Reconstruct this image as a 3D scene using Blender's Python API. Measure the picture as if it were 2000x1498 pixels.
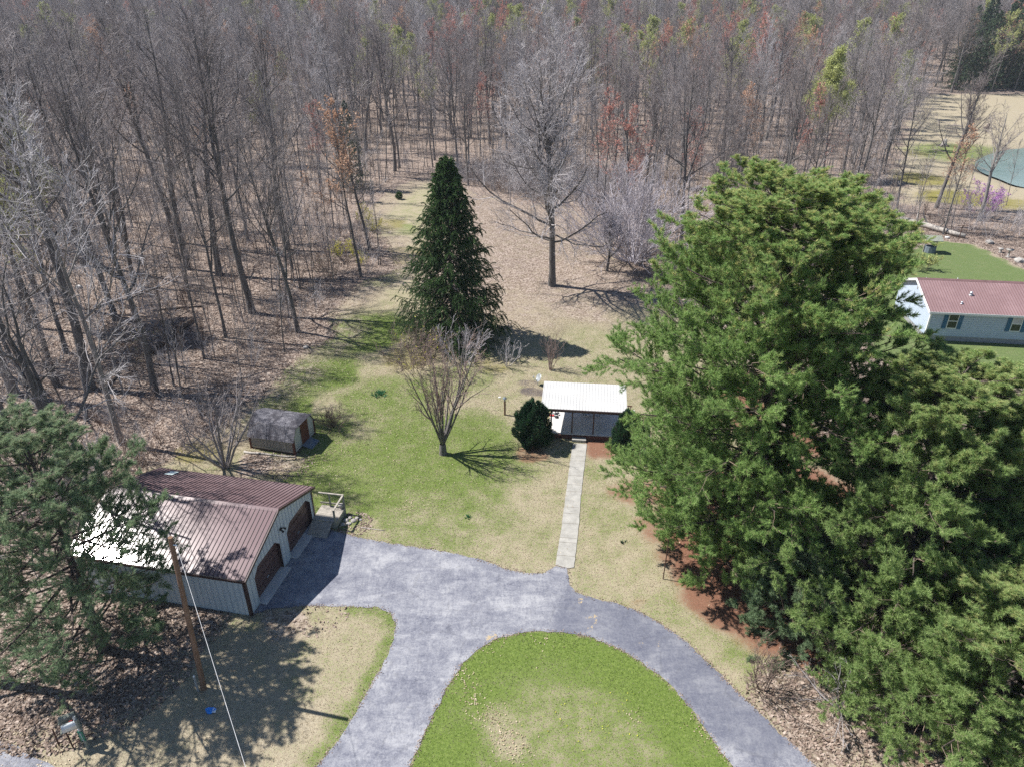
import bpy, math, random
import numpy as np
from mathutils import Vector, Matrix
random.seed(3)
SC = bpy.context.scene
for o in list(bpy.data.objects): bpy.data.objects.remove(o)

# ------------------------------------------------------------------ camera
PITCH, FPX, CH = math.radians(28.3), 1386.0, 26.5
cd = bpy.data.cameras.new('camera'); cam = bpy.data.objects.new('camera', cd); SC.collection.objects.link(cam)
cam.location = (0, 0, CH); cam.rotation_euler = (math.pi/2 - PITCH, 0, 0)
cd.sensor_width = 36.0; cd.lens = 36.0*FPX/2000.0; cd.clip_end = 3000; cd.clip_start = .5
SC.camera = cam
# ------------------------------------------------------------------ light
SUN_EL = math.radians(53.0); SDX, SDY = -0.968, 0.25      # towards the sun
w = bpy.data.worlds.new('World'); SC.world = w; w.use_nodes = True
nt = w.node_tree; bg = nt.nodes['Background']; sky = nt.nodes.new('ShaderNodeTexSky'); sky.sky_type = 'NISHITA'
sky.sun_disc = False; sky.sun_elevation = SUN_EL; sky.sun_rotation = math.atan2(SDX, SDY); sky.altitude = 200
sky.air_density = 1.0; sky.dust_density = 0.3; sky.ozone_density = 3.0
nt.links.new(sky.outputs[0], bg.inputs[0]); bg.inputs[1].default_value = 0.072
ld = bpy.data.lights.new('sun', 'SUN'); ld.energy = 5.0; ld.angle = math.radians(0.53); ld.color = (1, .965, .91)
sun = bpy.data.objects.new('sun', ld); SC.collection.objects.link(sun)
sv = Vector((SDX*math.cos(SUN_EL), SDY*math.cos(SUN_EL), math.sin(SUN_EL)))
sun.rotation_euler = sv.to_track_quat('Z', 'Y').to_euler(); sun.location = (-40, 20, 60)
SC.view_settings.view_transform = 'Standard'; SC.view_settings.look = 'None'
SC.view_settings.exposure = 0.78; SC.view_settings.gamma = 1
SC.render.engine = 'CYCLES'
cy = SC.cycles; cy.max_bounces = 5; cy.diffuse_bounces = 3; cy.glossy_bounces = 2; cy.transmission_bounces = 3
cy.transparent_max_bounces = 4; cy.volume_bounces = 0; cy.use_denoising = False
cy.use_adaptive_sampling = True; cy.adaptive_threshold = 0.015; cy.caustics_reflective = False; cy.caustics_refractive = False

# ------------------------------------------------------------------ helpers: placing
def ray(px, py):
    c, s = math.cos(PITCH), math.sin(PITCH); a = (px-1000)/FPX; b = (749-py)/FPX
    return np.array([a, c+b*s, -s+b*c])
def at(px, py, z=0.0):
    d = ray(px, py); t = (z-CH)/d[2]
    return np.array([d[0]*t, d[1]*t, z])
def A2(px, py, z=0.0): return at(px, py, z)[:2]
def terr(x, y):
    x = np.asarray(x, float); y = np.asarray(y, float)
    t = np.clip(y-165, 0, None)
    z = .0006*t*t/(1+t/420.)
    z = z + np.clip((y-100)/80, 0, 1)*.5*(np.sin(x*.045+1)+np.sin(y*.06+x*.02))*np.clip(1-np.abs(x-95)/60, 0, 1)*0
    return z
def px_poly(pts, z=0.0): return np.array([A2(*p, z) for p in pts])
def inside(P, poly):
    x, y = P[:, 0], P[:, 1]; r = np.zeros(len(P), bool); n = len(poly); j = n-1
    for i in range(n):
        xi, yi = poly[i]; xj, yj = poly[j]
        c = ((yi > y) != (yj > y)) & (x < (xj-xi)*(y-yi)/(yj-yi+1e-12)+xi); r ^= c; j = i
    return r
def sdf(P, poly):          # positive inside
    d = np.full(len(P), 1e9); n = len(poly)
    for i in range(n):
        a = poly[i]; b = poly[(i+1) % n]; ab = b-a; L = (ab@ab)+1e-12
        t = np.clip(((P-a)@ab)/L, 0, 1); q = P-(a+t[:, None]*ab); d = np.minimum(d, np.hypot(q[:, 0], q[:, 1]))
    return np.where(inside(P, poly), d, -d)
def sstep(x, a, b):
    t = np.clip((x-a)/(b-a), 0, 1); return t*t*(3-2*t)
def spline(pts, n=6, closed=False):
    pts = np.asarray(pts, float); m = len(pts); out = []
    for i in range(m if closed else m-1):
        if closed: p0, p1, p2, p3 = pts[(i-1) % m], pts[i], pts[(i+1) % m], pts[(i+2) % m]
        else: p0, p1, p2, p3 = pts[max(i-1, 0)], pts[i], pts[i+1], pts[min(i+2, m-1)]
        for k in range(n):
            t = k/n; out.append(.5*((2*p1)+(-p0+p2)*t+(2*p0-5*p1+4*p2-p3)*t*t+(-p0+3*p1-3*p2+p3)*t**3))
    if not closed: out.append(pts[-1])
    return np.array(out)

# ------------------------------------------------------------------ helpers: objects
def tag(o, label=None, cat=None, group=None, kind=None):
    if label: o['label'] = label
    if cat: o['category'] = cat
    if group: o['group'] = group
    if kind: o['kind'] = kind
    return o
def empty(name, loc=(0, 0, 0), rz=0.0, label=None, cat=None, group=None, scale=None, rx=0, ry=0):
    o = bpy.data.objects.new(name, None); SC.collection.objects.link(o); o.empty_display_size = .2
    o.location = loc; o.rotation_euler = (rx, ry, rz)
    if scale: o.scale = scale
    return tag(o, label, cat, group)
def mesh_np(name, V, tris=None, quads=None, mats=(), attr=None, smooth=False, mi=None):
    me = bpy.data.meshes.new(name); V = np.asarray(V, np.float32)
    nt_ = 0 if tris is None else len(tris); nq = 0 if quads is None else len(quads)
    me.vertices.add(len(V)); me.vertices.foreach_set('co', V.ravel())
    loops = []; starts = []; tot = []; s = 0
    if nt_: t = np.asarray(tris, np.int32); loops.append(t.ravel()); starts.append(np.arange(nt_)*3); tot.append(np.full(nt_, 3)); s = nt_*3
    if nq: q = np.asarray(quads, np.int32); loops.append(q.ravel()); starts.append(s+np.arange(nq)*4); tot.append(np.full(nq, 4))
    if loops:
        loops = np.concatenate(loops); me.loops.add(len(loops)); me.loops.foreach_set('vertex_index', loops)
        me.polygons.add(nt_+nq); me.polygons.foreach_set('loop_start', np.concatenate(starts).astype(np.int32))
        me.polygons.foreach_set('loop_total', np.concatenate(tot).astype(np.int32))
        if smooth: me.polygons.foreach_set('use_smooth', np.ones(nt_+nq, bool))
        if mi is not None: me.polygons.foreach_set('material_index', np.asarray(mi, np.int32))
    for k, a in (attr or {}).items():
        at_ = me.attributes.new(k, 'FLOAT', 'POINT'); at_.data.foreach_set('value', np.asarray(a, np.float32))
    for m in (mats if isinstance(mats, (list, tuple)) else [mats]): me.materials.append(m)
    me.update(calc_edges=True); return me
def put(name, me, parent=None, loc=(0, 0, 0), rz=0.0):
    o = bpy.data.objects.new(name, me); SC.collection.objects.link(o); o.location = loc; o.rotation_euler.z = rz
    if parent: o.parent = parent
    return o
class MB:
    """collects polygons, builds ONE mesh object"""
    def __init__(s): s.v = []; s.f = []; s.m = []
    def poly(s, pts, m=0):
        b = len(s.v); s.v += [tuple(p) for p in pts]; s.f.append(tuple(range(b, b+len(pts)))); s.m.append(m)
    def box(s, x0, x1, y0, y1, z0, z1, m=0):
        b = len(s.v); s.v += [(x, y, z) for z in (z0, z1) for y in (y0, y1) for x in (x0, x1)]
        for f in ((0, 2, 3, 1), (4, 5, 7, 6), (0, 1, 5, 4), (2, 6, 7, 3), (0, 4, 6, 2), (1, 3, 7, 5)):
            s.f.append(tuple(b+i for i in f)); s.m.append(m)
        return s
    def prism(s, pts, fn, d0, d1, m=0):
        """2D outline pts, fn(a,b,d)->xyz"""
        n = len(pts); b = len(s.v); s.v += [fn(a, c, d0) for a, c in pts]+[fn(a, c, d1) for a, c in pts]
        s.f.append(tuple(range(b, b+n))); s.f.append(tuple(range(b+2*n-1, b+n-1, -1))); s.m += [m, m]
        for i in range(n):
            j = (i+1) % n; s.f.append((b+i, b+n+i, b+n+j, b+j)); s.m.append(m)
        return s
    def bar(s, p, q, w, h=None, m=0, up=(0, 0, 1)):
        h = h or w; p = Vector(p); q = Vector(q); d = (q-p).normalized(); u = Vector(up)
        if abs(d.dot(u)) > .95: u = Vector((0, 1, 0))
        a = d.cross(u).normalized(); c = a.cross(d).normalized(); b = len(s.v)
        for e in (p, q):
            for sa, sc in ((-1, -1), (1, -1), (1, 1), (-1, 1)): s.v.append(tuple(e+a*w/2*sa+c*h/2*sc))
        for f in ((0, 1, 2, 3), (7, 6, 5, 4), (0, 4, 5, 1), (1, 5, 6, 2), (2, 6, 7, 3), (3, 7, 4, 0)):
            s.f.append(tuple(b+i for i in f)); s.m.append(m)
        return s
    def tube(s, pts, r, n=8, m=0, caps=True):
        pts = [Vector(p) for p in pts]; rr = r if isinstance(r, (list, tuple)) else [r]*len(pts); b = len(s.v)
        for i, p in enumerate(pts):
            d = (pts[min(i+1, len(pts)-1)]-pts[max(i-1, 0)]).normalized()
            u = Vector((0, 0, 1)) if abs(d.z) < .9 else Vector((0, 1, 0)); a = d.cross(u).normalized(); c = a.cross(d)
            for k in range(n):
                t = 2*math.pi*k/n; s.v.append(tuple(p+(a*math.cos(t)+c*math.sin(t))*rr[i]))
        for i in range(len(pts)-1):
            for k in range(n):
                s.f.append((b+i*n+k, b+i*n+(k+1) % n, b+(i+1)*n+(k+1) % n, b+(i+1)*n+k)); s.m.append(m)
        if caps:
            s.f.append(tuple(b+k for k in range(n-1, -1, -1))); s.f.append(tuple(b+(len(pts)-1)*n+k for k in range(n))); s.m += [m, m]
        return s
    def build(s, name, mats, parent=None, smooth=False, loc=(0, 0, 0), rz=0.0, bevel=0):
        me = bpy.data.meshes.new(name); me.from_pydata(s.v, [], s.f)
        for m in (mats if isinstance(mats, (list, tuple)) else [mats]): me.materials.append(m)
        me.polygons.foreach_set('material_index', s.m)
        if smooth: me.polygons.foreach_set('use_smooth', [True]*len(me.polygons))
        me.update(); o = put(name, me, parent, loc, rz)
        if bevel:
            b = o.modifiers.new('bevel', 'BEVEL'); b.width = bevel; b.segments = 2; b.limit_method = 'ANGLE'
        return o

# ------------------------------------------------------------------ helpers: materials
class NT:
    def __init__(s, name):
        s.m = bpy.data.materials.new(name); s.m.use_nodes = True; s.t = s.m.node_tree; s.b = s.t.nodes['Principled BSDF']; s.out = s.t.nodes['Material Output']
        s.co = s.n('ShaderNodeTexCoord').outputs['Object']
    def n(s, typ, **k):
        x = s.t.nodes.new(typ)
        for a, v in k.items(): setattr(x, a, v)
        return x
    def l(s, a, b): s.t.links.new(a, b)
    def noise(s, scale, detail=4, rough=.55, vec=None, out=0, dist=0):
        x = s.n('ShaderNodeTexNoise'); x.inputs['Scale'].default_value = scale; x.inputs['Detail'].default_value = detail
        x.inputs['Roughness'].default_value = rough; x.inputs['Distortion'].default_value = dist; s.l(vec if vec is not None else s.co, x.inputs['Vector']); return x.outputs[out]
    def vor(s, scale, vec=None, out='Color', feature='F1'):
        x = s.n('ShaderNodeTexVoronoi', feature=feature); x.inputs['Scale'].default_value = scale; s.l(vec if vec is not None else s.co, x.inputs['Vector']); return x.outputs[out]
    def mapv(s, scale=(1, 1, 1), rot=(0, 0, 0), vec=None):
        x = s.n('ShaderNodeMapping'); x.inputs['Scale'].default_value = scale; x.inputs['Rotation'].default_value = rot; s.l(vec if vec is not None else s.co, x.inputs['Vector']); return x.outputs[0]
    def attr(s, name, out='Fac'): return s.n('ShaderNodeAttribute', attribute_name=name).outputs[out]
    def math(s, op, a, b=None, clamp=False):
        x = s.n('ShaderNodeMath', operation=op, use_clamp=clamp)
        for i, v in enumerate((a, b)):
            if v is None: continue
            if isinstance(v, (int, float)): x.inputs[i].default_value = v
            else: s.l(v, x.inputs[i])
        return x.outputs[0]
    def ramp(s, fac, stops, interp='LINEAR'):
        x = s.n('ShaderNodeValToRGB'); r = x.color_ramp; r.interpolation = interp
        while len(r.elements) < len(stops): r.elements.new(.5)
        for e, (p, c) in zip(r.elements, stops):
            e.position = p; e.color = (*c, 1) if len(c) == 3 else c
        s.l(fac, x.inputs[0]); return x.outputs[0]
    def step(s, fac, a, b):
        x = s.n('ShaderNodeMapRange', interpolation_type='SMOOTHSTEP'); x.inputs['From Min'].default_value = a; x.inputs['From Max'].default_value = b
        s.l(fac, x.inputs['Value']); return x.outputs[0]
    def mix(s, fac, a, b, mode='MIX'):
        x = s.n('ShaderNodeMix', data_type='RGBA', blend_type=mode)
        for i, v in ((0, fac), (6, a), (7, b)):
            if isinstance(v, (int, float)): x.inputs[i].default_value = v
            elif isinstance(v, (tuple, list)): x.inputs[i].default_value = (*v, 1)
            else: s.l(v, x.inputs[i])
        return x.outputs[2]
    def bump(s, h, strength=.4, dist=.05):
        x = s.n('ShaderNodeBump'); x.inputs['Strength'].default_value = strength; x.inputs['Distance'].default_value = dist; s.l(h, x.inputs['Height']); s.l(x.outputs[0], s.b.inputs['Normal']); return x.outputs[0]
    def fin(s, col, rough=.8, spec=.3, metal=0):
        if isinstance(col, (tuple, list)): s.b.inputs['Base Color'].default_value = (*col, 1)
        else: s.l(col, s.b.inputs['Base Color'])
        if isinstance(rough, (int, float)): s.b.inputs['Roughness'].default_value = rough
        else: s.l(rough, s.b.inputs['Roughness'])
        s.b.inputs['Specular IOR Level'].default_value = spec; s.b.inputs['Metallic'].default_value = metal
        return s.m
def simple(name, c, rough=.7, spec=.3, var=.25, scale=3.0, stretch=(1, 1, 1), bump=0, metal=0):
    t = NT(name); v = t.mapv(stretch); f = t.noise(scale, 5, .6, v)
    lo = tuple(x*(1-var) for x in c); hi = tuple(min(1, x*(1+var)) for x in c)
    if bump: t.bump(f, bump, .02)
    return t.fin(t.ramp(f, [(.25, lo), (.75, hi)]), rough, spec, metal)
def foliage(name, cs, tipc=None, transl=.3, rough=.6):
    """leaf / needle stuff: cs dark..light by random per leaf, tipc by attribute tint"""
    t = NT(name); g = t.n('ShaderNodeNewGeometry').outputs['Random Per Island']; nz = t.noise(.9, 3, .6)
    f = t.math('ADD', t.math('MULTIPLY', g, .55), t.math('MULTIPLY', nz, .5))
    c = t.ramp(f, [(.15, cs[0]), (.5, cs[1]), (.9, cs[2])])
    if tipc: c = t.mix(t.attr('tint'), c, tipc)
    t.fin(c, rough, .25)
    if transl:
        tr = t.n('ShaderNodeBsdfTranslucent'); t.l(c, tr.inputs[0]); mx = t.n('ShaderNodeMixShader'); mx.inputs[0].default_value = transl
        t.l(t.b.outputs[0], mx.inputs[1]); t.l(tr.outputs[0], mx.inputs[2]); t.l(mx.outputs[0], t.out.inputs[0])
    return t.m

# ================================================================== MATERIALS
def ground_mat():
    t = NT('ground_cover')
    big = t.noise(.12, 4, .6); mid = t.noise(.9, 5, .65); fine = t.noise(7, 5, .75); vf = t.noise(26, 3, .7)
    n = t.n('ShaderNodeTexVoronoi'); n.inputs['Scale'].default_value = 9.0; t.l(t.mapv((1, 1, .2)), n.inputs['Vector']); cell = n.outputs['Color']
    sep = t.n('ShaderNodeSeparateColor'); t.l(cell, sep.inputs[0]); cr = sep.outputs[0]
    mx = t.math('ADD', t.math('MULTIPLY', cr, .45), t.math('ADD', t.math('MULTIPLY', vf, .5), t.math('MULTIPLY', mid, .35)))
    leaf = t.ramp(mx, [(.33, (.036, .026, .022)), (.52, (.115, .08, .064)), (.66, (.235, .18, .148)), (.85, (.40, .335, .285))])
    leaf = t.mix(t.math('MULTIPLY', t.step(big, .45, .7), .35), leaf, t.mix(.5, leaf, (.19, .155, .145)))
    th = t.ramp(t.math('ADD', t.math('MULTIPLY', fine, .5), t.math('MULTIPLY', vf, .5)), [(.32, (.15, .12, .08)), (.5, (.335, .285, .205)), (.68, (.54, .475, .37))])
    gr = t.ramp(t.math('ADD', t.math('MULTIPLY', fine, .55), t.math('MULTIPLY', vf, .45)), [(.3, (.035, .062, .010)), (.5, (.115, .165, .036)), (.7, (.27, .32, .10))])
    mo = t.ramp(fine, [(.3, (.09, .085, .02)), (.7, (.29, .26, .07))])
    ne = t.ramp(t.math('ADD', t.math('MULTIPLY', fine, .5), t.math('MULTIPLY', vf, .5)), [(.3, (.08, .036, .022)), (.5, (.19, .095, .062)), (.7, (.34, .20, .14))])
    ya = t.ramp(fine, [(.3, (.05, .085, .025)), (.7, (.17, .215, .085))])
    nz = t.math('ADD', t.math('MULTIPLY', t.math('SUBTRACT', mid, .5), .95), t.math('MULTIPLY', t.math('SUBTRACT', fine, .5), 1.5))
    nz = t.math('ADD', nz, t.math('MULTIPLY', t.math('SUBTRACT', vf, .5), 1.9))
    def msk(a, k=1.0, sh=.12): return t.step(t.math('ADD', t.attr(a), t.math('MULTIPLY', nz, k)), .5-sh, .5+sh)
    c = t.mix(msk('green', .9, .22), th, gr)
    c = t.mix(msk('yard', .8), c, ya)
    c = t.mix(msk('moss', .8, .25), c, mo)
    c = t.mix(msk('needle', .7, .25), c, ne)
    c = t.mix(msk('leafm', .8, .14), c, leaf)
    c = t.mix(msk('mud', 1.1), c, t.ramp(fine, [(.3, (.06, .05, .05)), (.7, (.16, .135, .13))]))
    hb = t.math('ADD', t.math('MULTIPLY', fine, .6), t.math('MULTIPLY', vf, .5))
    t.bump(hb, .75, .06)
    return t.fin(c, .95, .1)
def asphalt_mat():
    t = NT('aged_asphalt')
    a = t.noise(.6, 6, .7); s1 = t.noise(.8, 6, .7, t.mapv((.7, 1.9, 1), (0, 0, .2)), 0, .8); s2 = t.noise(1.6, 6, .75, t.mapv((1.5, .8, 1), (0, 0, -.9)), 0, 1.2)
    g = t.noise(45, 2, .8); g2 = t.noise(11, 4, .8); sc1 = t.noise(3.1, 6, .8, t.mapv((1, 5, 1), (0, 0, -.45)), 0, 1.2); sc2 = t.noise(1.7, 6, .8, t.mapv((3.5, 1, 1), (0, 0, .6)), 0, 1.5); x = t.math('ADD', t.math('MULTIPLY', a, .5), t.math('ADD', t.math('MULTIPLY', s1, .45), t.math('MULTIPLY', s2, .35)))
    c = t.ramp(x, [(.44, (.06, .065, .095)), (.55, (.12, .126, .165)), (.65, (.195, .20, .235)), (.76, (.32, .322, .345))])
    c = t.mix(t.math('MULTIPLY', t.step(g, .45, .75), .35), c, (.45, .44, .45))
    c = t.mix(t.math('MULTIPLY', t.step(g, .5, .25), .35), c, (.05, .055, .08))
    c = t.mix(t.math('MULTIPLY', t.step(g2, .5, .72), .42), c, (.40, .395, .40)); c = t.mix(t.math('MULTIPLY', t.step(g2, .48, .3), .5), c, (.06, .063, .08)); c = t.mix(t.math('MULTIPLY', t.step(sc1, .53, .68), .32), c, (.46, .46, .50)); c = t.mix(t.math('MULTIPLY', t.step(sc2, .47, .30), .55), c, (.085, .09, .125)); dk = t.attr('fresh'); c = t.mix(t.math('MULTIPLY', dk, .85), c, t.mix(.45, (.075, .082, .12), c))
    cr = t.vor(.55, t.mapv((1, 1, 1)), 'Distance', 'DISTANCE_TO_EDGE')
    w_ = t.math('ADD', cr, t.math('MULTIPLY', t.math('SUBTRACT', t.noise(1.3, 6, .75), .5), .35))
    c = t.mix(t.math('MULTIPLY', t.step(w_, .008, .0), .18), c, (.06, .06, .07))
    st = t.math('MULTIPLY', t.step(t.math('ADD', t.attr('straw'), t.math('MULTIPLY', t.math('SUBTRACT', t.noise(5, 5, .7), .5), 1.4)), .45, .6), .9)
    c = t.mix(st, c, t.ramp(t.noise(20, 3, .7), [(.3, (.28, .2, .1)), (.7, (.5, .4, .25))]))
    t.bump(g, .3, .01)
    return t.fin(c, .85, .25)
def concrete(name, c, scale=2.0, stain=.35, bump=.15):
    t = NT(name); a = t.noise(scale, 6, .65); f = t.noise(30, 3, .7)
    col = t.ramp(a, [(.3, tuple(x*(1-stain) for x in c)), (.7, c)]); col = t.mix(t.math('MULTIPLY', t.step(f, .55, .75), .3), col, tuple(x*.6 for x in c))
    t.bump(f, bump, .01); return t.fin(col, .85, .2)
def bark(name, lo, hi, scale=2.5):
    t = NT(name); f = t.noise(scale, 6, .7, t.mapv((3, 3, .6))); oi = t.n('ShaderNodeObjectInfo').outputs['Random']
    c = t.ramp(f, [(.3, lo), (.7, hi)]); c = t.mix(t.math('MULTIPLY', oi, .4), c, t.mix(.5, c, (.06, .055, .05)))
    t.bump(t.noise(9, 5, .7, t.mapv((3, 3, .5))), .8, .05); return t.fin(c, .9, .15)
def twig(name, lo, hi):
    t = NT(name); g = t.n('ShaderNodeNewGeometry').outputs['Random Per Island']; oi = t.n('ShaderNodeObjectInfo').outputs['Random']
    c = t.ramp(g, [(.0, lo), (1, hi)]); c = t.mix(t.math('MULTIPLY', oi, .55), c, t.mix(.5, c, (.24, .18, .17)))
    return t.fin(c, .8, .25)
M = {}
M['ground'] = ground_mat(); M['asphalt'] = asphalt_mat()
M['walk'] = concrete('walkway_concrete', (.40, .385, .355)); M['slab'] = concrete('slab_concrete', (.60, .585, .57), 1.2, .2)
M['bark'] = bark('bark_dark', (.068, .063, .062), (.25, .232, .22)); M['bark_light'] = bark('bark_light', (.14, .13, .125), (.40, .37, .345))
M['bark_pine'] = bark('bark_pine', (.05, .04, .038), (.16, .13, .115))
M['twig'] = twig('twig_grey', (.21, .19, .19), (.43, .40, .40)); M['twig_dark'] = twig('twig_dark', (.16, .14, .135), (.34, .305, .30))
M['twig_pale'] = twig('twig_pale', (.36, .34, .35), (.62, .59, .60)); M['twig_red'] = twig('twig_reddish', (.18, .125, .11), (.38, .29, .26))
M['twig_mauve'] = twig('twig_mauve', (.42, .39, .42), (.66, .63, .68)); M['twig_brown'] = twig('twig_brown', (.12, .085, .065), (.30, .225, .18))
M['bud_red'] = foliage('red_buds', [(.40, .14, .11), (.55, .25, .2), (.65, .38, .3)]); M['bud_orange'] = foliage('orange_buds', [(.5, .27, .17), (.62, .38, .25), (.68, .48, .34)])
M['bud_green'] = foliage('young_leaves', [(.28, .31, .10), (.42, .45, .17), (.55, .57, .25)]); M['bud_yellow'] = foliage('yellow_flowers', [(.45, .42, .03), (.6, .58, .05), (.7, .68, .12)])
M['bud_purple'] = foliage('purple_flowers', [(.40, .18, .42), (.55, .28, .58), (.65, .4, .68)])
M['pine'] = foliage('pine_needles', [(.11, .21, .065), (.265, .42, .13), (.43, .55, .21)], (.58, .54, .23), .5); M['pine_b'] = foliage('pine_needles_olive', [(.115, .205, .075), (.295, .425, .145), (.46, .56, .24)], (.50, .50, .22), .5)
M['pine_c'] = foliage('pine_needles_dull', [(.10, .17, .10), (.22, .32, .175), (.34, .44, .26)], (.36, .38, .24), .5)
M['spruce'] = foliage('spruce_needles', [(.02, .055, .018), (.055, .115, .035), (.11, .19, .06)], (.16, .23, .07), .25)
M['yew'] = foliage('dark_evergreen_leaves', [(.012, .038, .022), (.03, .08, .04), (.065, .14, .065)], (.10, .19, .07), .2)
M['farpine'] = foliage('far_conifer_needles', [(.04, .065, .04), (.07, .11, .06), (.11, .16, .08)], (.1, .14, .07), .1)
M['bulb'] = foliage('bulb_leaves', [(.03, .12, .05), (.06, .2, .09), (.1, .27, .13)])
M['grass'] = foliage('grass_blades', [(.04, .085, .01), (.12, .18, .035), (.27, .34, .09)], (.48, .42, .30), .3)
M['leaf'] = foliage('dead_leaves', [(.24, .16, .10), (.46, .36, .25), (.66, .56, .43)], None, .1)
M['litter'] = foliage('forest_litter', [(.09, .064, .05), (.24, .175, .14), (.48, .39, .33)], None, .1)
def metal_roof(name, c, rough):
    t = NT(name); a = t.noise(.5, 4, .6); b = t.noise(9, 4, .7, t.mapv((1, .15, 1)))
    col = t.mix(t.step(a, .35, .7), c, tuple(x*1.18+.02 for x in c)); col = t.mix(t.math('MULTIPLY', t.step(b, .5, .8), .25), col, tuple(x*.7 for x in c))
    return t.fin(col, rough, .4)
M['roof'] = metal_roof('mauve_metal_roof', (.172, .115, .12), .14); M['rib'] = simple('roof_rib_metal', (.09, .06, .062), .55)
M['roof_b'] = metal_roof('red_brown_metal_roof', (.235, .15, .152), .55); M['rib_b'] = simple('red_brown_rib', (.17, .10, .10), .5)
M['white_roof'] = metal_roof('white_metal_roof', (.47, .465, .45), .5); M['white_rib'] = simple('white_rib', (.44, .435, .43), .5, var=.05)
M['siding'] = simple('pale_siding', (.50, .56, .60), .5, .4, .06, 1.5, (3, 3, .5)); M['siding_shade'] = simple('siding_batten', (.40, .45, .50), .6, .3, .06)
M['brown'] = simple('dark_brown_trim', (.062, .038, .035), .5); M['door'] = simple('brown_door', (.115, .07, .066), .45, .4, .15, 2, (1, 1, 6))
M['white'] = simple('white_trim', (.75, .75, .74), .5, var=.06); M['beige'] = simple('weathered_beige_siding', (.32, .295, .26), .8, .2, .3, 2.5, (6, 6, .4), .2)
M['pale_green'] = simple('pale_front_siding', (.47, .47, .45), .7, .2, .12, 2, (4, 4, .5)); M['rust'] = simple('rusty_brown_door', (.13, .05, .035), .7, .2, .35, 4, (8, 8, .6))
M['wood'] = simple('weathered_wood', (.34, .31, .27), .85, .15, .35, 6, (1, 1, 1), .3); M['pole'] = simple('pole_wood', (.20, .125, .085), .8, .2, .4, 3, (6, 6, .4), .3)
M['treated'] = simple('grey_wood', (.25, .26, .22), .85, .15, .3, 5); M['galv'] = simple('galvanised_metal', (.55, .58, .60), .35, .5, .15, 5, metal=.6)
M['cable'] = simple('cable', (.55, .55, .56), .5); M['black'] = simple('black_metal', (.02, .02, .022), .5); M['rusty'] = simple('rusty_iron', (.10, .05, .035), .8)
M['blue'] = simple('blue_plastic', (.02, .25, .75), .35, .5, .3, 10); M['sign_green'] = simple('green_sign', (.0, .16, .10), .4); M['red'] = simple('red_plastic', (.5, .05, .05), .4)
M['glass'] = simple('window_glass', (.02, .03, .03), .06, .6, .3, 1); M['shutter'] = simple('blue_shutter', (.035, .12, .22), .5, var=.1); M['curtain'] = simple('curtain', (.5, .47, .5), .8)
M['brick'] = simple('dark_brick', (.12, .06, .05), .85, .2, .4, 8, (1, 1, 3), .3); M['rock'] = simple('grey_stone', (.34, .32, .30), .9, .1, .4, 3, (1, 1, 1), .6)
M['block'] = simple('foundation_block', (.3, .3, .31), .9, .1, .2, 4); M['log'] = simple('grey_log', (.36, .33, .30), .9, .1, .35, 3, (1, 1, 1), .5); M['dlog'] = simple('dark_log', (.12, .095, .08), .9, .1, .4, 3, (1, 1, 1), .6)
M['skylight'] = simple('translucent_panel', (.62, .72, .70), .4, var=.06); M['bench'] = simple('blue_grey_wood', (.16, .19, .22), .8, .2, .2, 4)
def water():
    t = NT('pond_water'); c = t.ramp(t.noise(.08, 3), [(.3, (.16, .225, .205)), (.7, (.235, .305, .28))]); t.bump(t.noise(1.6, 4, .6, t.mapv((1, 2.5, 1))), .25, .1); return t.fin(c, .07, .6)
M['water'] = water()
def shingle():
    t = NT('weathered_shingles'); b = t.n('ShaderNodeTexBrick'); b.inputs['Scale'].default_value = 1; b.inputs['Brick Width'].default_value = .3; b.inputs['Row Height'].default_value = .14
    b.inputs['Mortar Size'].default_value = .012; b.inputs['Color1'].default_value = (.10, .098, .115, 1); b.inputs['Color2'].default_value = (.20, .195, .215, 1); b.inputs['Mortar'].default_value = (.03, .03, .04, 1)
    mp = t.mapv((1, 1, 1), (0, 0, math.pi/2)); cmb = t.n('ShaderNodeCombineXYZ'); sp = t.n('ShaderNodeSeparateXYZ'); t.l(t.co, sp.inputs[0]); t.l(sp.outputs[1], cmb.inputs[0])
    t.l(t.math('ADD', sp.outputs[0], sp.outputs[2]), cmb.inputs[1]); t.l(cmb.outputs[0], b.inputs['Vector'])
    n = t.noise(1.3, 5, .7); c = t.mix(t.math('MULTIPLY', t.step(n, .42, .62), .7), b.outputs['Color'], (.045, .042, .05)); c = t.mix(t.math('MULTIPLY', t.step(t.noise(2.2, 5, .7), .52, .7), .6), c, (.28, .27, .29))
    t.bump(t.noise(12, 4), .5, .02); return t.fin(c, .9, .1)
M['shingle'] = shingle()

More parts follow.
